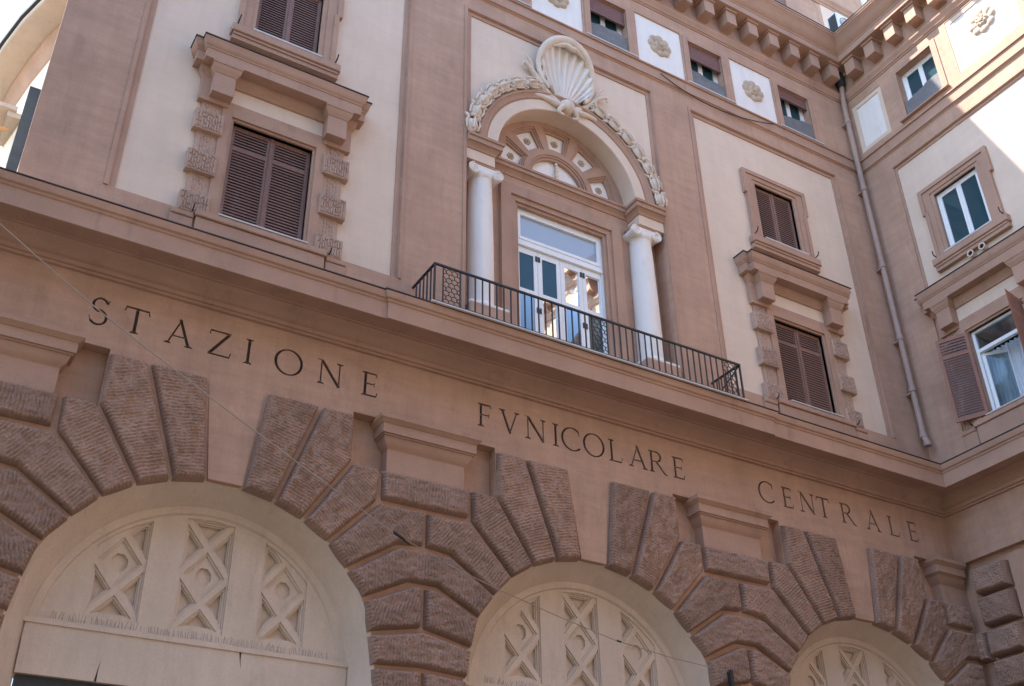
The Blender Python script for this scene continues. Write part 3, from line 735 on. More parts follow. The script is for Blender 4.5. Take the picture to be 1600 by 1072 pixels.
# outward-open shutters, folded back towards the wall
def shut_T(xh, ang, sgn):
    ca, sa = math.cos(ang), math.sin(ang)
    def T(x, y, z): return T_wing(xh + sgn * (-x * ca) + 0 * y, -0.03 - x * sa + y * ca, z)
    return T
for xh, sgn, ang in ((WC - 0.61, 1, R(24)), (WC + 0.61, -1, R(80))):
    Ts = shut_T(xh, ang, sgn); m_ = MB(Ts); ml = MB(Ts); louvre_leaf(m_, ml, 0.0, 0.60, 11.09, 12.86, 0.0, 12.45, st=0.06)
    m_.build('shutter', 'shutter_warm', w_); ml.build('louvres', 'shutter_brown', w_)
# lower wing window behind closed slats
sw = MB(T_wing); sl_ = MB(T_wing); louvre_leaf(sw, sl_, 1.48, 2.69, 6.31, 8.44, 0.24, None, st=0.05); o = sw.build('shutter', 'dark_metal', WG); sl_.build('louvres', 'grey_mesh', o)
# wing windows further along
for x in (6.2, 10.3, 14.4, 18.0):
    for z0, z1 in ((11.08, 12.87), (14.75, 16.19)):
        m_ = MB(T_wing); m_.prism(rect(x - 0.85, x + 0.85, z0 - 0.15, z1 + 0.25), -0.03, 0.06, [rect(x - 0.6, x + 0.6, z0, z1)]); q = m_.build('window', 'brown_trim', WG)
        MB(T_wing).box(x - 0.6, x + 0.6, 0.2, 0.22, z0, z1).build('pane', 'glass', q)
# vent pipes
for x in (2.02, 2.29):
    vp = MB(T_wing); vp.lathe_y([(0.062, 0.06), (0.062, -0.05), (0.075, -0.05), (0.075, -0.065), (0.05, -0.065), (0.05, 0.03)], x, 14.36, 16); vo = vp.build('vent_pipe', 'cream_stucco', WG, 40); MB(T_wing).lathe_y([(0.052, 0.0), (0.05, -0.03)], x, 14.36, 16).build('vent_opening', 'dark_room', vo)
# attic windows
def attic_window(T, a, parent, roll):
    x0, x1, z0, z1 = a
    fr = MB(T); fr.prism(rect(x0 - 0.14, x1 + 0.14, z0 - 0.03, z1 + 0.10), -0.02, 0.01, [rect(x0, x1, z0, z1)])
    w = fr.build('attic_window', 'brown_trim', parent)
    MB(T).box(x0 - 0.17, x1 + 0.17, -0.085, 0.05, z0 - 0.05, z0 - 0.018).build('sill_slab', 'sill_stone' if T is T_main else 'brown_trim', w)
    if roll:
        rl = MB(T)
        n = int(roll / 0.05)
        for i in range(n): rl.bbox(x0 + 0.003, x1 - 0.003, 0.05, 0.08, z1 - 0.05 * (i + 1), z1 - 0.05 * i, 0.008)
        rl.box(x0 + 0.003, x1 - 0.003, 0.045, 0.085, z1 - 0.05 * n - 0.03, z1 - 0.05 * n); rl.build('roller_shutter', 'roller', w)
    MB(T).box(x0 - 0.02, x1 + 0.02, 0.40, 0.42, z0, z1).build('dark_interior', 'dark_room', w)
    xm = (x0 + x1) / 2
    MB(T).prism(rect(x0, x1, z0, z1), 0.18, 0.24, [rect(x0 + 0.05, x1 - 0.05, z0 + 0.05, z1 - 0.05)]).build('frame', 'white_paint', w)
    sash(T, x0 + 0.05, xm, z0 + 0.05, z1 - 0.05, 0.19, 0.04, 0.055, w); sash(T, xm, x1 - 0.05, z0 + 0.05, z1 - 0.05, 0.19, 0.04, 0.055, w)
    ap = MB(T); n = 14; v = []
    rr = random.Random(int(x0 * 10))
    for i in range(n + 1):
        x = x0 + 0.004 + (x1 - x0 - 0.008) * i / n; zt = z0 + 0.50 - 0.06 * math.sin(i / n * 3.0 + x0) + rr.uniform(-0.012, 0.012)
        v += [(x, 0.02 + 0.012 * math.sin(i * 1.3), z0), (x, 0.03 + 0.012 * math.sin(i * 1.1), zt)]
    ap.add(v, [(2 * i, 2 * i + 2, 2 * i + 3, 2 * i + 1) for i in range(n)]); ap.build('mesh_apron', 'grey_mesh', w, 60)
for i, a in enumerate(AW): attic_window(T_main, a, BL, 0.42 if i != 4 else 0.30)
for a in VW: attic_window(T_wing, a, WG, 0)
# rosettes
def rosette(T, x, z, r, y, parent, name='rosette', petals=8, mt='ornament', d=1.0):
    m_ = MB(T); n = 48
    pr = [(r, y), (r * 0.98, y - 0.03 * d), (r * 0.86, y - 0.06 * d), (r * 0.66, y - 0.05 * d), (r * 0.50, y - 0.03 * d), (r * 0.42, y - 0.05 * d), (r * 0.34, y - 0.085 * d), (r * 0.27, y - 0.08 * d), (r * 0.2, y - 0.05 * d), (r * 0.16, y - 0.085 * d), (r * 0.07, y - 0.095 * d)]
    v = []
    for i, (rr, yy) in enumerate(pr):
        for k in range(n):
            a = 2 * math.pi * k / n; c_ = abs(math.cos(petals * a / 2))
            f_ = 1 + (0.10 * (c_ - 0.5) if i < 4 else 0.0); dy = (0.03 * d * (1 - c_) ** 1.5 if 0 < i < 5 else 0)
            if i in (6, 7): dy = 0.02 * d * abs(math.sin(4 * a))
            v.append((x + rr * f_ * math.cos(a), yy + dy, z + rr * f_ * math.sin(a)))
    f_ = [(i * n + k, i * n + (k + 1) % n, (i + 1) * n + (k + 1) % n, (i + 1) * n + k) for i in range(len(pr) - 1) for k in range(n)] + [tuple(range((len(pr) - 1) * n, len(pr) * n))]
    m_.add(v, f_); return m_.build(name, mt, parent, 50)
for p in AP: rosette(T_main, (p[0] + p[1]) / 2, 19.01, 0.285, 0.032, BL, mt='rosette_stone')
for p in VP[1:]: rosette(T_wing, (p[0] + p[1]) / 2, 19.33, 0.31, 0.036, WG, mt='rosette_stone')

# ------------------------------------------------------------------ central bay
CX = 8.61
YN = 0.36
# niche cheeks and back wall
DX = 0.885
wall('niche_wall', 'brown_stucco', T_main, CP[0], CP[1], 10.2, 14.35, [(CX - DX - 0.12, CX + DX + 0.12, 10.2, 13.70, 0.2)], YN, BL, 0.2)
MB().box(CP[0], CP[1], -0.3, YN, 10.2, 10.296).build('balcony_floor', 'brown_trim', BL)
# cream spandrel with the arch cut out
ac = (CX, 14.37)
MB().flat([(CP[0], 14.38)] + arc(ac[0], ac[1], 1.60, 180, 0, 48) + [(CP[1], 14.38), (CP[1], PT), (CP[0], PT)], [], 0.05).build('wall_panel', 'cream_stucco', BL)
# archivolt
def ringpair(m_, r0, y0, r1, y1): m_.strip(arc(ac[0], ac[1], r0, 0, 180, 60), y0, arc(ac[0], ac[1], r1, 0, 180, 60), y1)
av = MB()
for (a, b), (c_, d) in zip([(1.86, 0.06), (1.86, -0.03), (1.83, -0.05), (1.80, -0.05), (1.785, -0.03), (1.74, -0.012), (1.70, -0.005), (1.69, 0.012)], [(1.86, -0.03), (1.83, -0.05), (1.80, -0.05), (1.785, -0.03), (1.74, -0.012), (1.70, -0.005), (1.69, 0.012), (1.66, 0.012)]): ringpair(av, a, b, c_, d)
av.build('archivolt_moulding', 'brown_trim', BL, 35)
av = MB(); ringpair(av, 1.665, 0.02, 1.665, 0.005); ringpair(av, 1.665, 0.005, 1.46, 0.005); ringpair(av, 1.46, 0.005, 1.45, 0.02); ringpair(av, 1.45, 0.02, 1.45, YN + 0.02)
av.build('archivolt', 'cream_stucco', BL, 35)
# tympanum with five wedges and a lunette
tc = (CX, 14.47)
def wedge(r0, r1, a, ha0, n=6): return arc(tc[0], tc[1], r1, a - ha0, a + ha0, n) + arc(tc[0], tc[1], r0, a + ha0, a - ha0, n)
ty = MB(); hol = []; rings = []
for a in (90, 126.5, 53.5, 163, 17):
    L0 = wedge(0.735, 1.25, a, 14.2); L1 = wedge(0.765, 1.215, a, 12.4); L2 = wedge(0.80, 1.17, a, 10.2)
    hol.append(L0); rings.append((L0, L1, L2, a))
lu0 = arc(tc[0], tc[1], 0.63, 0, 180, 30); lu1 = arc(tc[0], tc[1], 0.59, 0, 180, 30); lu2 = arc(tc[0], tc[1], 0.54, 0, 180, 30)
hol = [[p for p in hh if True] for hh in hol]
outer = [(tc[0] + 1.47, 14.36)] + arc(ac[0], ac[1], 1.47, 0, 180, 60)[1:-1] + [(tc[0] - 1.47, 14.36)]
lo = [(tc[0] - 0.63, 14.36)] + lu0[::-1] + [(tc[0] + 0.63, 14.36)]
outer = [(tc[0] + 1.47, 14.36)] + arc(ac[0], ac[1], 1.47, 1, 179, 60) + [(tc[0] - 1.47, 14.36)] + lo
hol = [clip(hh[::-1] if area(hh) < 0 else hh, rect(tc[0] - 1.6, tc[0] + 1.6, 14.40, 17)) if False else hh for hh in hol]
ty.flat(outer, hol, YN)
for L0, L1, L2, a in rings:
    ty.walls(L0, YN, YN + 0.02); ty.ring(L0, YN + 0.02, L1, YN + 0.02); ty.walls(L1, YN + 0.02, YN + 0.04); ty.ring(L1, YN + 0.04, L2, YN + 0.04); ty.walls(L2, YN + 0.04, YN + 0.10)
ty.strip(lu0, YN, lu0, YN + 0.02); ty.strip(lu0, YN + 0.02, lu1, YN + 0.02); ty.strip(lu1, YN + 0.02, lu1, YN + 0.045); ty.strip(lu1, YN + 0.045, lu2, YN + 0.045); ty.strip(lu2, YN + 0.045, lu2, YN + 0.14)
tyo = ty.build('fan_tympanum', 'brown_trim', BL, 35)
for L0, L1, L2, a in rings:
    MB().prism(L2, YN + 0.085, YN + 0.11).build('wedge_panel', 'white_stucco', tyo)
    rosette(T_main, tc[0] + 0.985 * math.cos(R(a)), tc[1] + 0.985 * math.sin(R(a)), 0.072, YN + 0.087, tyo, 'wedge_rosette', 6, 'rosette_stone', 0.5)
MB().prism(arc(tc[0], tc[1], 0.55, 0, 180, 24) + [(tc[0] - 0.55, 14.3), (tc[0] + 0.55, 14.3)], YN + 0.11, YN + 0.13).build('lunette_panel', 'white_stucco', tyo)
lf = MB(); 
for i in range(9):
    z = 14.42 + i * 0.065; lf.box(tc[0] + 0.02 - 0.03 + 0.006 * (i % 2), tc[0] + 0.02 + 0.035 - 0.008 * (i % 3), YN + 0.05, YN + 0.112, z, z + 0.055)
lf.box(tc[0] + 0.0, tc[0] + 0.04, YN + 0.06, YN + 0.112, 14.4, 15.0)
lf.build('fasces_relief', 'ornament', tyo)
# cross moulding under the tympanum
cm = MB(); cm.sweep([(CX - 1.52, YN), (CX + 1.52, YN)], [(0, 14.20), (0.02, 14.205), (0.025, 14.25), (0.06, 14.29), (0.075, 14.31), (0.10, 14.31), (0.10, 14.385), (0.125, 14.39), (0.13, 14.43), (0, 14.44)]); cm.build('transom_moulding', 'brown_trim', BL, 35)
# entablature blocks, imposts, columns
CCX = [(6.95, 1), (10.27, -1)]
for cx, s in CCX:
    x0, x1 = (CP[0], 7.11) if s == 1 else (10.11, CP[1])
    MB().bbox(x0, x1, 0.03, YN, 13.93, 14.16, 0.006).build('entablature_block', 'cream_stucco', BL)
    im = MB(); pr = [(0, 14.14), (0.02, 14.15), (0.025, 14.20), (0.06, 14.245), (0.075, 14.26), (0.10, 14.26), (0.10, 14.355), (0.125, 14.36), (0.13, 14.41), (0, 14.42)]
    if s == 1: im.sweep([(x0, 0.03), (x1, 0.03), (x1, YN)], pr, caps=True)
    else: im.sweep([(x0, YN), (x0, 0.03), (x1, 0.03)], pr, caps=True)
    im.box(x0, x1, 0.03, YN, 14.15, 14.42)
    im.build('impost', 'brown_trim', BL, 35)
    cyc = 0.27
    sh = MB(); sh.lathe([(0.225, 11.17), (0.228, 11.6), (0.224, 12.4), (0.212, 13.2), (0.198, 13.68), (0.20, 13.69), (0.21, 13.70), (0.212, 13.72), (0.205, 13.74), (0.205, 13.80)], cx, cyc, 40)
    col = sh.build('column', 'white_stucco', BL, 40)
    cp = MB()
    for q in (-1, 1):
        vx = cx + q * 0.225; vz = 13.79
        cp.lathe_y([(0.0001, 0.50), (0.105, 0.49), (0.105, 0.44), (0.085, 0.38), (0.075, 0.29), (0.085, 0.16), (0.105, 0.09), (0.105, 0.055), (0.098, 0.05), (0.03, 0.055)], vx, vz, 24)
        pts = []; rs = []
        for i in range(60):
            t = i / 59; a = R(90) + q * -1 * t * 2 * math.pi * 2.1; rr = 0.095 * (1 - t) + 0.012; pts.append((vx + rr * math.cos(a), 0.048, vz + rr * math.sin(a))); rs.append(0.013 * (1 - 0.5 * t))
        cp.tube(pts, rs, 6)
    # channel between the volutes, sagging
    up = [(cx + t * 0.24, 13.895) for t in np.linspace(1, -1, 13)]; lw = [(cx + t * 0.24, 13.80 - 0.045 * (1 - t * t)) for t in np.linspace(-1, 1, 13)]
    cp.prism(lw + up, 0.06, 0.48)
    cp.lathe([(0.19, 13.66), (0.215, 13.70), (0.235, 13.75), (0.225, 13.80)], cx, cyc, 32)
    cp.build('capital', 'white_stucco', col, 40)
    MB().bbox(cx - 0.275, cx + 0.275, 0.05, 0.49, 13.89, 13.932, 0.006).build('abacus', 'brown_trim', col)
    bs = MB(); bs.lathe([(0.225, 11.18), (0.235, 11.16), (0.25, 11.12), (0.29, 11.085), (0.31, 11.07), (0.31, 11.05)], cx, cyc, 36); bs.bbox(cx - 0.34, cx + 0.34, -0.06, YN, 11.01, 11.06, 0.008); bs.build('column_base', 'white_stucco', col, 40)
    MB().bbox(cx - 0.345 if s == 1 else cx - 0.345, cx + 0.345, -0.065, YN, 10.29, 11.012, 0.008).build('column_plinth', 'brown_stucco', BL)
# door surround and glazed door
dd = MB()
dd.prism([(CX - DX - 0.36, 10.29), (CX + DX + 0.36, 10.29), (CX + DX + 0.36, 13.97), (CX - DX - 0.36, 13.97)], YN - 0.09, YN + 0.01, [rect(CX - DX - 0.16, CX + DX + 0.16, 10.295, 13.76)])
dd.prism(rect(CX - DX - 0.165, CX + DX + 0.165, 10.296, 13.765), YN - 0.055, YN + 0.01, [rect(CX - DX - 0.06, CX + DX + 0.06, 10.3, 13.66)])
dd.prism(rect(CX - DX - 0.065, CX + DX + 0.065, 10.296, 13.665), YN - 0.02, YN + 0.12, [rect(CX - DX, CX + DX, 10.3, 13.60)])
dd.build('door_surround', 'brown_trim', BL)
YD = YN + 0.05
fr = MB(); fr.prism(rect(CX - DX, CX + DX, 10.3, 13.60), YD, YD + 0.09, [rect(CX - DX + 0.095, CX + DX - 0.095, 13.03, 13.49), rect(CX - DX + 0.035, CX + DX - 0.035, 10.33, 12.82)])
fr.box(CX - DX + 0.02, CX + DX - 0.02, YD - 0.02, YD, 12.83, 12.88); fr.box(CX - DX + 0.06, CX + DX - 0.06, YD - 0.012, YD, 12.96, 12.985)
door = fr.build('balcony_door', 'white_paint', BL)
MB().box(CX - DX + 0.09, CX + DX - 0.09, YD + 0.04, YD + 0.048, 13.025, 13.495).build('transom_pane', 'glass_frost', door)
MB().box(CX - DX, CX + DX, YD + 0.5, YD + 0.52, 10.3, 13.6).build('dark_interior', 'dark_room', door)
xs = [CX - DX + 0.037, CX - 0.455, CX - 0.002, CX + 0.45, CX + DX - 0.037]
for i in range(4):
    a, b = xs[i] + 0.003, xs[i + 1] - 0.003
    wl_, wr_ = (0.03, 0.075) if i == 0 else ((0.075, 0.03) if i == 3 else (0.085, 0.075))
    lf = MB(); lf.prism(rect(a, b, 10.335, 12.815), YD + 0.02, YD + 0.065, [rect(a + wl_, b - wr_, 10.50, 11.90), rect(a + wl_, b - wr_, 11.98, 12.70)])
    leaf = lf.build('door_leaf', 'white_paint', door)
    rg = random.Random(i)
    for z0, z1 in ((10.49, 11.91), (11.97, 12.71)):
        t1 = rg.uniform(-0.012, 0.012); t2 = rg.uniform(-0.012, 0.012)
        pn = MB(); y = YD + 0.042
        pn.add([(a + wl_ - 0.006, y + t1, z0), (b - wr_ + 0.006, y - t1, z0), (b - wr_ + 0.006, y - t1 + t2, z1), (a + wl_ - 0.006, y + t1 + t2, z1)], [(0, 1, 2, 3)]); pn.build('pane', 'glass', door)
for x in (CX - 0.455, CX + 0.45):
    for z in (12.66, 11.62, 10.6):
        hg = MB(); hg.box(x - 0.045, x - 0.008, YD + 0.004, YD + 0.022, z - 0.05, z + 0.05); hg.box(x + 0.008, x + 0.045, YD + 0.004, YD + 0.022, z - 0.05, z + 0.05); hg.build('hinge', 'dark_metal', door)

# ------------------------------------------------------------------ shell, scrolls and garland
sx, sz = CX - 0.01, 16.80
hx, hz = CX, 16.02
m_ = MB(); NT, NS = 150, 22; v = []
def rim(phi): return (sx + 0.56 * math.cos(phi), sz + 0.66 * math.sin(phi))
def fdepth(px_, pz): return 0.05 - 0.30 * max(0, (pz - 16.05) / 1.4) ** 1.3
for i in range(NT + 1):
    phi = R(-62 + 304 * i / NT); rx, rz = rim(phi)
    fl_ = math.cos(i / NT * 2 * math.pi * 15)
    for j in range(NS + 1):
        s_ = j / NS; x = hx + (rx - hx) * s_; z = hz + (rz - hz) * s_
        y = 0.03 + 0.05 * math.sin(math.pi * min(1, s_ * 1.0)) - 0.13 * s_ ** 3 - 0.10 * s_ * max(0, math.sin(phi)) + 0.034 * fl_ * min(1, s_ * 1.6)
        v.append((x, y, z))
m_.add(v, [(i * (NS + 1) + j, (i + 1) * (NS + 1) + j, (i + 1) * (NS + 1) + j + 1, i * (NS + 1) + j + 1) for i in range(NT) for j in range(NS)])
shell = m_.build('shell', 'white_stucco', BL, 60)
rm = MB(); pts = []; rs = []
for i in range(61):
    phi = R(-50 + 280 * i / 60); t = max(0, math.sin(phi)); rx, rz = (sx + 0.60 * math.cos(phi), sz + 0.70 * math.sin(phi))
    pts.append((rx, -0.06 - 0.16 * t, rz)); rs.append(0.03 + 0.075 * (0.35 + 0.65 * t) * math.sin(math.pi * i / 60) ** 0.4)
rm.tube(pts, rs, 12); rm.build('shell_rim', 'ornament', shell, 60)
lip = MB(); pts = []; rs = []
for i in range(25):
    t = i / 24; pts.append((sx - 0.36 + 0.72 * t, -0.20 - 0.05 * math.sin(math.pi * t), sz + 0.44 + 0.13 * math.sin(math.pi * t) - 0.05 * math.exp(-((t - 0.55) / 0.08) ** 2))); rs.append(0.012 + 0.045 * math.sin(math.pi * t))
lip.tube(pts, rs, 8); lip.build('shell_lip', 'ornament', shell, 60)
def scroll(pts, r0, r1, n=24):
    """tapered leaf along a smooth curve through control points"""
    P = [Vector(p) for p in pts]; out_ = []
    for i in range(n):
        t = i / (n - 1) * (len(P) - 1); k = min(int(t), len(P) - 2); u_ = t - k
        a, b, c_, d = P[max(k - 1, 0)], P[k], P[k + 1], P[min(k + 2, len(P) - 1)]
        out_.append(0.5 * ((2 * b) + (c_ - a) * u_ + (2 * a - 5 * b + 4 * c_ - d) * u_ ** 2 + (3 * b - a - 3 * c_ + d) * u_ ** 3))
    return out_, [r0 + (r1 - r0) * (i / (n - 1)) for i in range(n)]
for s in (-1, 1):
    sc_ = MB()
    for pts, r0, r1 in (([(0.10, -0.02, 15.98), (0.42, -0.03, 16.22), (0.62, -0.06, 16.45), (0.80, -0.08, 16.62), (0.92, -0.10, 16.66), (0.93, -0.08, 16.58)], 0.085, 0.022),
                        ([(0.45, 0.03, 16.25), (0.66, 0.0, 16.55), (0.76, -0.08, 16.75), (0.88, -0.09, 16.88)], 0.075, 0.018),
                        ([(0.30, 0.0, 16.08), (0.60, -0.03, 16.20), (0.76, -0.06, 16.24), (0.86, -0.09, 16.36)], 0.085, 0.02),
                        ([(0.05, -0.05, 15.98), (0.26, -0.07, 15.98), (0.48, -0.06, 16.02), (0.70, -0.03, 16.02)], 0.085, 0.05),
                        ([(0.02, -0.09, 16.0), (0.14, -0.12, 15.90), (0.20, -0.10, 15.78), (0.10, -0.10, 15.74)], 0.075, 0.03)):
        p_, r_ = scroll([(CX + s * x, y + 0.045, z) for x, y, z in pts], r0 * (0.8 if s > 0 else 0.92), r1 * 0.8); sc_.tube(p_, r_, 9)
    sc_.build('scroll_leaf', 'ornament', shell, 60)
kn = MB(); kn.lathe_y([(0.16, 0.03), (0.155, -0.06), (0.12, -0.12), (0.06, -0.15)], CX, 15.99, 16); kn.build('shell_hinge', 'ornament', shell, 60)
# garland of fruit and buds
def bud(seed):
    m_ = MB(); rr = random.Random(seed)
    NL, NA = 12, 20; v = []
    for i in range(NL + 1):
        t = i / NL; r_ = 0.105 * math.sin(math.pi * (0.12 + 0.80 * t)) ** 0.8 * (0.75 + 0.4 * t)
        for k in range(NA):
            a = 2 * math.pi * k / NA; q = r_ * (1 + 0.13 * math.cos(5 * a + seed) * t + 0.05 * math.cos(9 * a))
            v.append((q * math.cos(a), -0.03 + q * 0.75 * math.sin(a), -0.13 + 0.25 * t))
    m_.add(v, [(i * NA + k, i * NA + (k + 1) % NA, (i + 1) * NA + (k + 1) % NA, (i + 1) * NA + k) for i in range(NL) for k in range(NA)] + [tuple(range(NL * NA, NL * NA + NA))])
    for k in range(3):
        a = R(-150 + 60 * k); m_.tube([(0.10 * math.cos(a), -0.03 + 0.08 * math.sin(a), -0.10), (0.125 * math.cos(a), -0.03 + 0.10 * math.sin(a), 0.02), (0.10 * math.cos(a), -0.03 + 0.085 * math.sin(a), 0.12)], [0.012, 0.018, 0.006], 5)
    for k in range(9):
        a = rr.uniform(0, 6.28); q = rr.uniform(0.03, 0.115); x, y, z = q * math.cos(a), -0.03 - rr.uniform(0.0, 0.06), 0.13 + rr.uniform(-0.02, 0.05); r_ = rr.uniform(0.02, 0.036)
        m_.lathe([(0.001, z - r_)] + [(r_ * math.cos(R(t)), z + r_ * math.sin(R(t))) for t in (-45, 0, 45)] + [(0.001, z + r_)], x, y, 7)
    for k in range(4):
        a = rr.uniform(0, 6.28); m_.tube([(0.07 * math.cos(a), -0.05, 0.10), (0.12 * math.cos(a), -0.07, 0.13), (0.15 * math.cos(a), -0.05, 0.19)], [0.02, 0.022, 0.004], 5)
    return m_
BM = []
for sd in range(3):
    b_ = bud(sd); me = bpy.data.meshes.new('garland_bud'); me.from_pydata([(x * S, y * S, z * S) for x, y, z in b_.v], [], b_.f); me.update(); me.materials.append(MATS['ornament']); finish(me, 60); BM.append(me)
k = 0
for s in (-1, 1):
    for i in range(7):
        a = 7 + i * 10.2; rr_ = 1.995
        o = bpy.data.objects.new('garland_bud', BM[k % 3]); COL.objects.link(o); k += 1
        ang = R(90 + s * -1 * (90 - a)) if s == 1 else R(180 - a)
        th = R(a) if s == 1 else R(180 - a)
        o.location = W(ac[0] + rr_ * math.cos(th), 0.02, ac[1] + rr_ * math.sin(th))
        # bud axis (local z) along the arc, downwards
        o.rotation_euler = (0, -th if s == 1 else math.pi - th, 0)
        sc_f = 1.2 - 0.012 * i; o.scale = (sc_f, sc_f, sc_f)
        put(o, BL)

# ------------------------------------------------------------------ incised lettering
TH, TN = 0.041, 0.021        # thick and thin strokes
def quad(a, b, w0, w1=None):
    a, b = Vector(a), Vector(b); d = (b - a).normalized(); n = Vector((-d.y, d.x)); w1 = w0 if w1 is None else w1
    return [tuple(a + n * w0 / 2), tuple(a - n * w0 / 2), tuple(b - n * w1 / 2), tuple(b + n * w1 / 2)]
def serif(x, z, up, w=0.11):
    """thin foot with a small bracket"""
    s = 1 if up else -1
    return [(x - w / 2, z), (x + w / 2, z), (x + w / 2, z + s * 0.010), (x + TH / 2, z + s * 0.03), (x - TH / 2, z + s * 0.03), (x - w / 2, z + s * 0.010)]
def band(cx, cz, rx, rz, a0, a1, n=40, th=TH, tn=TN, tilt=12):
    """curved stroke, thickest on the sides"""
    o, i_ = [], []
    for k in range(n + 1):
        a = R(a0 + (a1 - a0) * k / n); t = tn + (th - tn) * abs(math.cos(a - R(tilt))) ** 1.3
        c = Vector((cx + rx * math.cos(a), cz + rz * math.sin(a))); nn = Vector((math.cos(a) / rx, math.sin(a) / rz)).normalized()
        o.append(tuple(c + nn * t / 2)); i_.append(tuple(c - nn * t / 2))
    return o + i_[::-1]
HC = 0.37
def glyph(ch):
    """returns (list of simple polygons, width); cap height HC"""
    p = []
    stem = lambda x: [quad((x, 0), (x, HC), TH), serif(x, 0, True), serif(x, HC, False)]
    if ch == 'I': return stem(0.03), 0.06
    if ch == 'T':
        return [quad((0.14, 0), (0.14, HC), TH), serif(0.14, 0, True), quad((0.0, HC - 0.014), (0.28, HC - 0.014), 0.028), [(0, HC), (0.014, HC), (0.0, HC - 0.075), (-0.016, HC - 0.07)], [(0.28, HC), (0.266, HC), (0.285, HC - 0.08), (0.30, HC - 0.075)]], 0.28
    if ch == 'E' or ch == 'F':
        p = stem(0.04) + [quad((0.04, HC - 0.013), (0.20, HC - 0.013), 0.026), [(0.20, HC), (0.186, HC), (0.196, HC - 0.06), (0.21, HC - 0.055)], quad((0.04, HC * 0.52), (0.17, HC * 0.52), TN), [(0.165, HC * 0.52 + 0.035), (0.178, HC * 0.52 + 0.035), (0.178, HC * 0.52 - 0.035), (0.165, HC * 0.52 - 0.035)]]
        if ch == 'E': p += [quad((0.04, 0.013), (0.205, 0.013), 0.026), [(0.19, 0), (0.205, 0.0), (0.228, 0.075), (0.214, 0.08)]]
        return p, 0.21
    if ch == 'L': return stem(0.04) + [quad((0.04, 0.013), (0.22, 0.013), 0.026), [(0.205, 0), (0.22, 0.0), (0.243, 0.085), (0.229, 0.09)]], 0.23
    if ch == 'N': return [quad((0.04, 0), (0.04, HC), TN), quad((0.045, HC - 0.01), (0.305, 0.0), TH + 0.004), quad((0.30, 0), (0.30, HC), TN), serif(0.04, 0, True, 0.1), serif(0.30, HC, False, 0.1), [(-0.02, HC), (0.06, HC), (0.06, HC - 0.014), (-0.02, HC - 0.010)]], 0.33
    if ch == 'A': return [quad((0.03, 0), (0.165, HC), TN), quad((0.15, HC + 0.012), (0.295, 0), TH), quad((0.08, 0.125), (0.245, 0.125), TN), serif(0.03, 0, True, 0.09), serif(0.295, 0, True, 0.11)], 0.32
    if ch == 'V': return [quad((0.03, HC), (0.165, 0), TH), quad((0.155, 0), (0.28, HC), TN), serif(0.03, HC, False, 0.11), serif(0.28, HC, False, 0.09)], 0.31
    if ch == 'Z': return [quad((0.0, HC - 0.013), (0.27, HC - 0.013), 0.026), quad((0.255, HC - 0.01), (0.015, 0.01), TH), quad((0.0, 0.013), (0.28, 0.013), 0.026), [(0, HC), (0.014, HC), (0.005, HC - 0.075), (-0.010, HC - 0.07)], [(0.265, 0), (0.28, 0), (0.30, 0.08), (0.286, 0.085)]], 0.28
    if ch == 'O': return [band(0.185, HC / 2, 0.178, 0.186, 0, 180), band(0.185, HC / 2, 0.178, 0.186, 180, 360)], 0.37
    if ch == 'C': return [band(0.185, HC / 2, 0.178, 0.186, 48, 318), [(0.29, 0.33), (0.305, 0.345), (0.312, 0.26), (0.298, 0.26)]], 0.31
    if ch == 'S': return [band(0.12, HC * 0.745, 0.085, 0.092, 20, 250, 30, 0.036, 0.026, 30), band(0.115, HC * 0.265, 0.098, 0.102, -145, 75, 30, 0.036, 0.026, 30), quad((0.083, HC * 0.51), (0.15, HC * 0.53), 0.046), [(0.195, HC * 0.82), (0.21, HC * 0.98), (0.222, HC * 0.97), (0.208, HC * 0.80)], [(0.026, 0.03), (0.038, 0.02), (0.018, 0.10), (0.006, 0.10)]], 0.22
    if ch == 'R': return stem(0.04) + [band(0.115, HC * 0.755, 0.105, 0.087, -90, 90, 24), quad((0.04, HC - 0.013), (0.118, HC - 0.013), TN), quad((0.04, HC * 0.52), (0.118, HC * 0.52), TN), [(0.105, HC * 0.53), (0.155, HC * 0.53), (0.285, 0.03), (0.345, 0.0), (0.345, -0.01), (0.27, 0.0)]], 0.33
TEXT = [('S', 1.38), ('T', 1.80), ('A', 2.32), ('Z', 2.86), ('I', 3.35), ('O', 3.74), ('N', 4.34), ('E', 4.98),
        ('F', 6.78), ('V', 7.14), ('N', 7.57), ('I', 8.06), ('C', 8.20), ('O', 8.59), ('L', 9.06), ('A', 9.43), ('R', 9.82), ('E', 10.28),
        ('C', 12.05), ('E', 12.57), ('N', 12.95), ('T', 13.36), ('R', 13.91), ('A', 14.50), ('L', 15.07), ('E', 15.56)]
fo = FRZ.build('frieze', 'brown_stucco', BL)
cut = MB()
for ch, x in TEXT:
    pl, w0 = glyph(ch)
    lt = MB()
    for i, p in enumerate(pl):
        pp = [(x + a, 8.955 + b) for a, b in p]; e = 0.0004 * i
        cut.prism(pp, -0.02 - e, 0.022 + e); lt.flat(pp, [], 0.0195 - e)
    lt.build('letter', 'letter_dark', BL)
co_ = cut.build('letter_cutter', 'brown_stucco')
bpy.context.view_layer.update()
md = fo.modifiers.new('cut', 'BOOLEAN'); md.operation = 'DIFFERENCE'; md.solver = 'EXACT'; md.use_self = True; md.object = co_
dg = bpy.context.evaluated_depsgraph_get()
nm = bpy.data.meshes.new_from_object(fo.evaluated_get(dg))
fo.modifiers.clear()
if len(nm.polygons) > 50: fo.data = nm
bpy.data.objects.remove(co_)

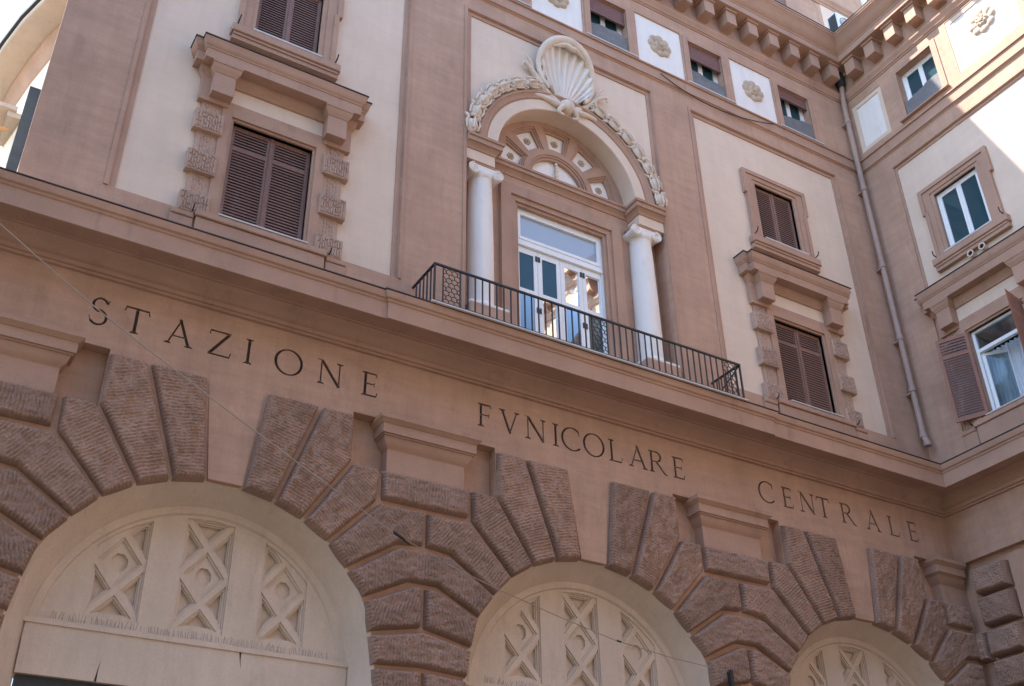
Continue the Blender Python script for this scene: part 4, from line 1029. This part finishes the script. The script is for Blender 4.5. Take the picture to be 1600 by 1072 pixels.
# ------------------------------------------------------------------ balcony railing
YR = -0.70; XL, XR = 5.67, 11.32; Z0, Z1 = 10.28, 10.945
rl = MB()
for z, t in ((Z1, 0.014), (Z0 + 0.03, 0.009)):
    rl.box(XL - t, XR + t, YR - 0.016, YR + 0.016, z - t, z + t); rl.box(XL - 0.016, XL + 0.016, YR, 0.02, z - t * 0.98, z + t * 0.98); rl.box(XR - 0.016, XR + 0.016, YR, 0.02, z - t * 0.98, z + t * 0.98)
for x in (XL, XR): rl.box(x - 0.013, x + 0.013, YR - 0.013, YR + 0.013, Z0 - 0.02, Z1)
rail = rl.build('balcony_railing', 'iron', BL)
LATP = [(5.80, 6.09), (8.36, 8.65), (10.94, 11.25)]
bar = MB(); bar.box(-0.009, 0.009, -0.009, 0.009, Z0 - 0.01, Z1); bme, bc = bar.mesh('baluster', 'iron')
def baluster(x, y):
    o = bpy.data.objects.new('baluster', bme); COL.objects.link(o); o.location = W(x, y, (Z0 - 0.01 + Z1) / 2); put(o, rail)
def bars(x0, x1):
    n = round((x1 - x0) / 0.122)
    for i in range(1, n): baluster(x0 + (x1 - x0) * i / n, YR)
bars(LATP[0][1], LATP[1][0]); bars(LATP[1][1], LATP[2][0])
for x in (XL, XR):
    for i in range(1, 6): baluster(x, YR + 0.115 * i)
lat = MB(); x0, x1 = 0, 0.29
lat.box(0, 0.014, -0.01, 0.01, Z0, Z1); lat.box(0.276, 0.29, -0.01, 0.01, Z0, Z1)
cw, rh = 0.0873, 0.074
for r in range(9):
    zt = Z0 + 0.04 + rh * r
    xo = 0.014 if r % 2 == 0 else 0.014 + cw / 2
    for c in range(3 if r % 2 == 0 else 2):
        xa = xo + c * cw; pts = [(xa + cw / 2 - cw / 2 * math.cos(R(t)), 0, zt + 0.035 + 0.035 * math.sin(R(t))) for t in range(0, 181, 20)]
        pts = [(xa, 0, zt)] + pts + [(xa + cw, 0, zt)]
        if zt + 0.07 < Z1: lat.tube(pts, 0.0065, 5)
    if r % 2 == 1:
        for xa, s in ((0.014, 1), (0.276, -1)): 
            if zt + 0.07 < Z1: lat.tube([(xa, 0, zt + 0.07), (xa + s * cw * 0.35, 0, zt + 0.05), (xa + s * cw / 2, 0, zt)], 0.0065, 5)
lme, lc = lat.mesh('scale_lattice', 'iron')
for a, b in LATP:
    o = bpy.data.objects.new('scale_lattice', lme); COL.objects.link(o); o.location = lc + Vector(W(a, YR, 0)) - Vector(W(0, 0, 0)); put(o, rail)
st = MB(); st.tube([(XR, YR, Z1 - 0.01), (XR - 0.26, YR + 0.45, Z0 + 0.10)], 0.012, 6); st.build('stay_bar', 'iron', rail)
lg = MB(); lg.box(XL - 0.05, XR + 0.05, YR - 0.045, YR + 0.06, 10.26, 10.283); lg.build('balcony_edge', 'sill_stone', BL)

# ------------------------------------------------------------------ drainpipe
PX_, PY_ = 16.44, -0.13
dp = root('drainpipe', 'painted drainpipe running down the inner corner between front and wing', 'drainpipe', (PX_, PY_, 10.9))
m_ = MB(); m_.tube([(PX_ + 0.06, PY_ - 0.02, 20.42), (PX_ + 0.03, PY_, 20.0), (PX_, PY_, 19.5), (PX_, PY_, 11.22), (PX_, PY_ - 0.02, 11.12), (PX_ - 0.005, PY_ - 0.05, 11.05)], 0.058, 14); m_.build('pipe', 'pipe_paint', dp, 40)
for z in (19.3, 17.3, 15.2, 13.4, 12.2, 11.20):
    c = MB(); c.lathe([(0.059, z - 0.05), (0.072, z - 0.045), (0.074, z + 0.03), (0.066, z + 0.05), (0.059, z + 0.055)], PX_, PY_, 16); c.build('collar', 'pipe_paint', dp, 40)
    if z > 12: 
        b = MB(); b.box(PX_ - 0.085, PX_ + 0.085, PY_ - 0.01, PY_ + 0.13, z - 0.10, z - 0.075); b.build('bracket', 'pipe_paint', dp)
m_ = MB(); m_.lathe([(0.07, 11.06), (0.074, 11.0), (0.07, 10.96), (0.05, 10.95)], PX_ - 0.005, PY_ - 0.05, 16); m_.build('outlet', 'pipe_paint', dp, 40)
m_ = MB(); m_.lathe([(0.06, 20.4), (0.10, 20.48), (0.10, 20.83)], PX_ + 0.06, PY_ - 0.02, 14); m_.build('hopper', 'lead_dark', dp, 40)

# ------------------------------------------------------------------ cables
wp = [(-0.216, -4.3, 7.219), (0.121, -4.1, 7.103), (0.649, -3.75, 7.015), (1.156, -3.45, 6.922), (1.698, -3.15, 6.843), (2.281, -2.85, 6.742), (3.415, -2.3, 6.547), (4.709, -1.75, 6.289)]
m_ = MB(); m_.tube(wp, 0.0065, 6); m_.tube([(4.709, -1.75, 6.289), (5.566, -1.45, 6.175), (6.271, -1.25, 6.096), (7.357, -0.95, 6.01), (8.4, -0.7, 5.929), (9.53, -0.45, 5.919), (10.759, -0.2, 5.954)], 0.006, 6)
wire = m_.build('overhead_wire', 'wire'); tag(wire, 'thin wire slung across the lettering down to a bracket on the arch pier', 'wire')
m_ = MB(); m_.tube([(4.732, -1.75, 6.294), (4.874, -1.7, 6.258), (4.973, -1.66, 6.225)], [0.02, 0.016, 0.008], 6); m_.build('clamp', 'iron', wire)
m_ = MB(); m_.tube([(8.448, -0.69, 5.93), (8.523, -0.67, 5.93)], 0.013, 6); m_.build('clamp', 'iron', wire)
bx = (10.759, -0.2, 5.954)
m_ = MB(); m_.box(bx[0] - 0.025, bx[0] + 0.03, -0.24, -0.17, bx[2] - 0.6, bx[2] + 0.02); m_.box(bx[0] - 0.02, bx[0] + 0.025, -0.2, 0.0, bx[2] - 0.3, bx[2] - 0.26)
tag(m_.build('wall_bracket', 'iron'), 'dark iron bracket on the arch pier holding the wire end', 'bracket')
m_ = MB(); c0 = Vector((10.95, -0.075, 18.05)); c1 = Vector((14.02, -0.075, 18.13))
m_.tube([tuple(c0.lerp(c1, t) - Vector((0, 0, 0.30 * 4 * t * (1 - t) * (1.15 - 0.3 * t)))) for t in [i / 24 for i in range(25)]], 0.010, 6)
tag(m_.build('slack_cable', 'black_cable'), 'slack dark cable sagging along the string course under the rosette panels', 'cable')

# ------------------------------------------------------------------ air conditioner on the cornice
ac_ = root('air_conditioner', 'white air conditioner standing on the roof cornice in the inner corner', 'air conditioner', (16.7, -0.42, 21.47))
m_ = MB(); m_.bbox(16.40, 17.08, -0.56, -0.27, 21.92, 22.58, 0.02); m_.build('casing', 'ac_white', ac_)
m_ = MB(); m_.box(16.392, 16.401, -0.53, -0.30, 21.96, 22.54); m_.build('side_sheet', 'dark_metal', ac_)  # thin dark sheet over the left side of the casing
m_ = MB(); 
for r_ in (0.24, 0.19, 0.14, 0.09, 0.04): m_.tube([(16.72 + r_ * math.cos(R(t)), -0.567, 22.25 + r_ * math.sin(R(t))) for t in range(0, 361, 15)], 0.007, 5)
m_.build('fan_grille', 'dark_metal', ac_)
m_ = MB()
for x in (16.45, 17.02): m_.box(x - 0.02, x + 0.02, -0.52, -0.30, 21.46, 21.925)
m_.build('stand', 'lead_dark', ac_)
m_ = MB(); m_.tube([(16.41, -0.30, 22.1), (16.33, -0.28, 22.0), (16.32, -0.28, 21.48)], 0.018, 6); m_.build('hose', 'ac_white', ac_)

# ------------------------------------------------------------------ neighbouring house down the side street
NB = root('neighbour_house', 'sunlit cream house with deep eaves behind the left corner of the palazzo', 'house', (0.5, 13, G))
path = [(-0.45, 22), (-0.38, 18), (-0.25, 15), (-0.09, 13.5), (0.13, 12.3), (0.39, 11.2), (0.75, 10.1), (1.4, 8.8)]
MB().sweep(path, [(0, G), (0, 23.25)]).build('wall', 'neighbour_cream', NB, 60)
MB().sweep(path, [(0, 23.2), (0.04, 23.22), (0.05, 23.32), (0.09, 23.36), (0.10, 23.46), (0.16, 23.58), (0.24, 23.68), (0.26, 23.78), (0, 23.8)]).build('eaves_moulding', 'brown_trim', NB, 60)
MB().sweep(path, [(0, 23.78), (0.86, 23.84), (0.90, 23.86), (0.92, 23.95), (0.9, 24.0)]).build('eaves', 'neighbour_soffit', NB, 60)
MB().sweep(path, [(0.88, 23.97), (0.99, 24.0), (1.0, 24.09), (0.9, 24.14), (-1.5, 24.9)]).build('roof', 'lead_dark', NB, 60)
def nb_pt(Y, o=0.0):
    for (x0, y0), (x1, y1) in zip(path[:-1], path[1:]):
        if y1 <= Y <= y0: t = (Y - y0) / (y1 - y0); return x0 + (x1 - x0) * t - o
def leaf(Ya, z0, z1, out):
    m_ = MB(); xa = nb_pt(Ya); m_.box(xa - out, xa + 0.02, Ya - 0.03, Ya + 0.03, z0, z1); return m_
sm = MB(); sl2 = MB(); xa = nb_pt(11.2)
sm.box(xa - 0.27, xa + 0.02, 11.18, 11.23, 19.3, 22.08); sm.build('shutter', 'dark_metal', NB)
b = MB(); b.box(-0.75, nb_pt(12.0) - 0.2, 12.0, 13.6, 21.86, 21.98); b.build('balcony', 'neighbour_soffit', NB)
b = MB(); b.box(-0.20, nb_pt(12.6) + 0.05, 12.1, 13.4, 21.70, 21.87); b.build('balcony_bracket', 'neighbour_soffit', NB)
b = MB()
for i in range(6): b.tube([(-0.32 + 0.02 * i, 12.0 + 0.12 * i, 20.2), (-0.32 + 0.02 * i, 12.0 + 0.12 * i, 21.35)], 0.008, 5)
b.tube([(-0.34, 11.95, 21.35), (-0.2, 12.7, 21.35)], 0.012, 5); b.tube([(-0.34, 11.95, 20.75), (-0.2, 12.7, 20.75)], 0.012, 5); b.build('balcony_rail', 'iron', NB)
b = MB(); b.tube([(-0.5, 11.9, 21.05), (-0.12, 12.3, 21.4)], 0.05, 8); b.build('rolled_awning', 'awning', NB, 50)

# ------------------------------------------------------------------ top storey of the main front
MB().box(0.4, 26, 0.8, 5, 21.4, 27.6).build('top_storey', 'brown_stucco', BL)
m_ = MB(); m_.box(17.72, 19.6, 0.785, 0.81, 22, 24.98); m_.build('top_panel', 'cream_stucco', BL)
m_ = MB(); m_.sweep([(0.4, 0.8), (26, 0.8)], [(0, 24.98), (0.03, 24.99), (0.035, 25.06), (0.06, 25.08), (0.07, 25.16), (0.12, 25.22), (0.12, 25.30), (0, 25.31)]); m_.build('top_moulding', 'brown_trim', BL, 35)
m_ = MB(); m_.prism(rect(15.1, 16.75, 22.6, 24.9), 0.76, 0.81, [rect(15.35, 16.35, 22.8, 24.6)]); tw = m_.build('top_window', 'brown_trim', BL)
MB().box(15.35, 16.35, 0.79, 0.799, 22.8, 24.6).build('shutter', 'shutter_brown', tw)
m_ = MB(); m_.prism(rect(19.6, 20.9, 25.4, 27.3), 0.74, 0.81, [rect(19.8, 20.7, 25.6, 27.1)]); tw = m_.build('top_window', 'white_paint', BL)
MB().box(19.8, 20.7, 0.79, 0.799, 25.6, 27.1).build('pane', 'glass', tw)

# ------------------------------------------------------------------ houses across the square (two light the shade and show in the glass, one is added to block light)
def house(x0, x1, y0, y1, h_, label, ang=0, storeys=5):
    rt = root('facing_house', label, 'building', ((x0 + x1) / 2, (y0 + y1) / 2, G))
    MB().box(x0, x1, y0, y1, G, h_).build('wall', 'opposite_wall', rt)
    st_ = (h_ - G - 1) / storeys
    for k in range(1, storeys + 1):
        z = G + st_ * k; c = MB(); c.box(x0 - 0.2, x1 + 0.2, y1 - 0.1, y1 + 0.3, z - 0.12, z + 0.12); c.box(x0 - 0.2, x1 + 0.2, y1 - 0.1, y1 + 0.12, z - 0.4, z - 0.12); c.build('string_course', 'trim_grey', rt)
        n = int((x1 - x0) / 2.6)
        for i in range(n):
            xc = x0 + (i + 0.5) * (x1 - x0) / n
            m_ = MB(); m_.box(xc - 0.55, xc + 0.55, y1 + 0.005, y1 + 0.08, z - st_ * 0.72, z - st_ * 0.20); m_.build('window', 'glass' if (i + k) % 3 else 'shutter_brown', rt)
            m_ = MB(); m_.box(xc - 0.72, xc + 0.72, y1, y1 + 0.16, z - st_ * 0.19, z - st_ * 0.14); m_.box(xc - 0.72, xc + 0.72, y1, y1 + 0.16, z - st_ * 0.77, z - st_ * 0.725); m_.build('window_trim', 'trim_grey', rt)
    m_ = MB(); m_.box(x0 - 0.6, x1 + 0.6, y0 - 0.6, y1 + 0.7, h_, h_ + 0.4); m_.build('roof', 'lead_dark', rt)
house(-16, 8, -36, -21, 25, 'cream house facing the station front across the square')
house(9, 34, -38, -23, 27, 'taller cream house facing the wing across the square')
house(-34, -17, -40, -8, 19, 'unseen house added left of the station front to block low sky light')  # added out of view to block low sky light and reduce ground bounce
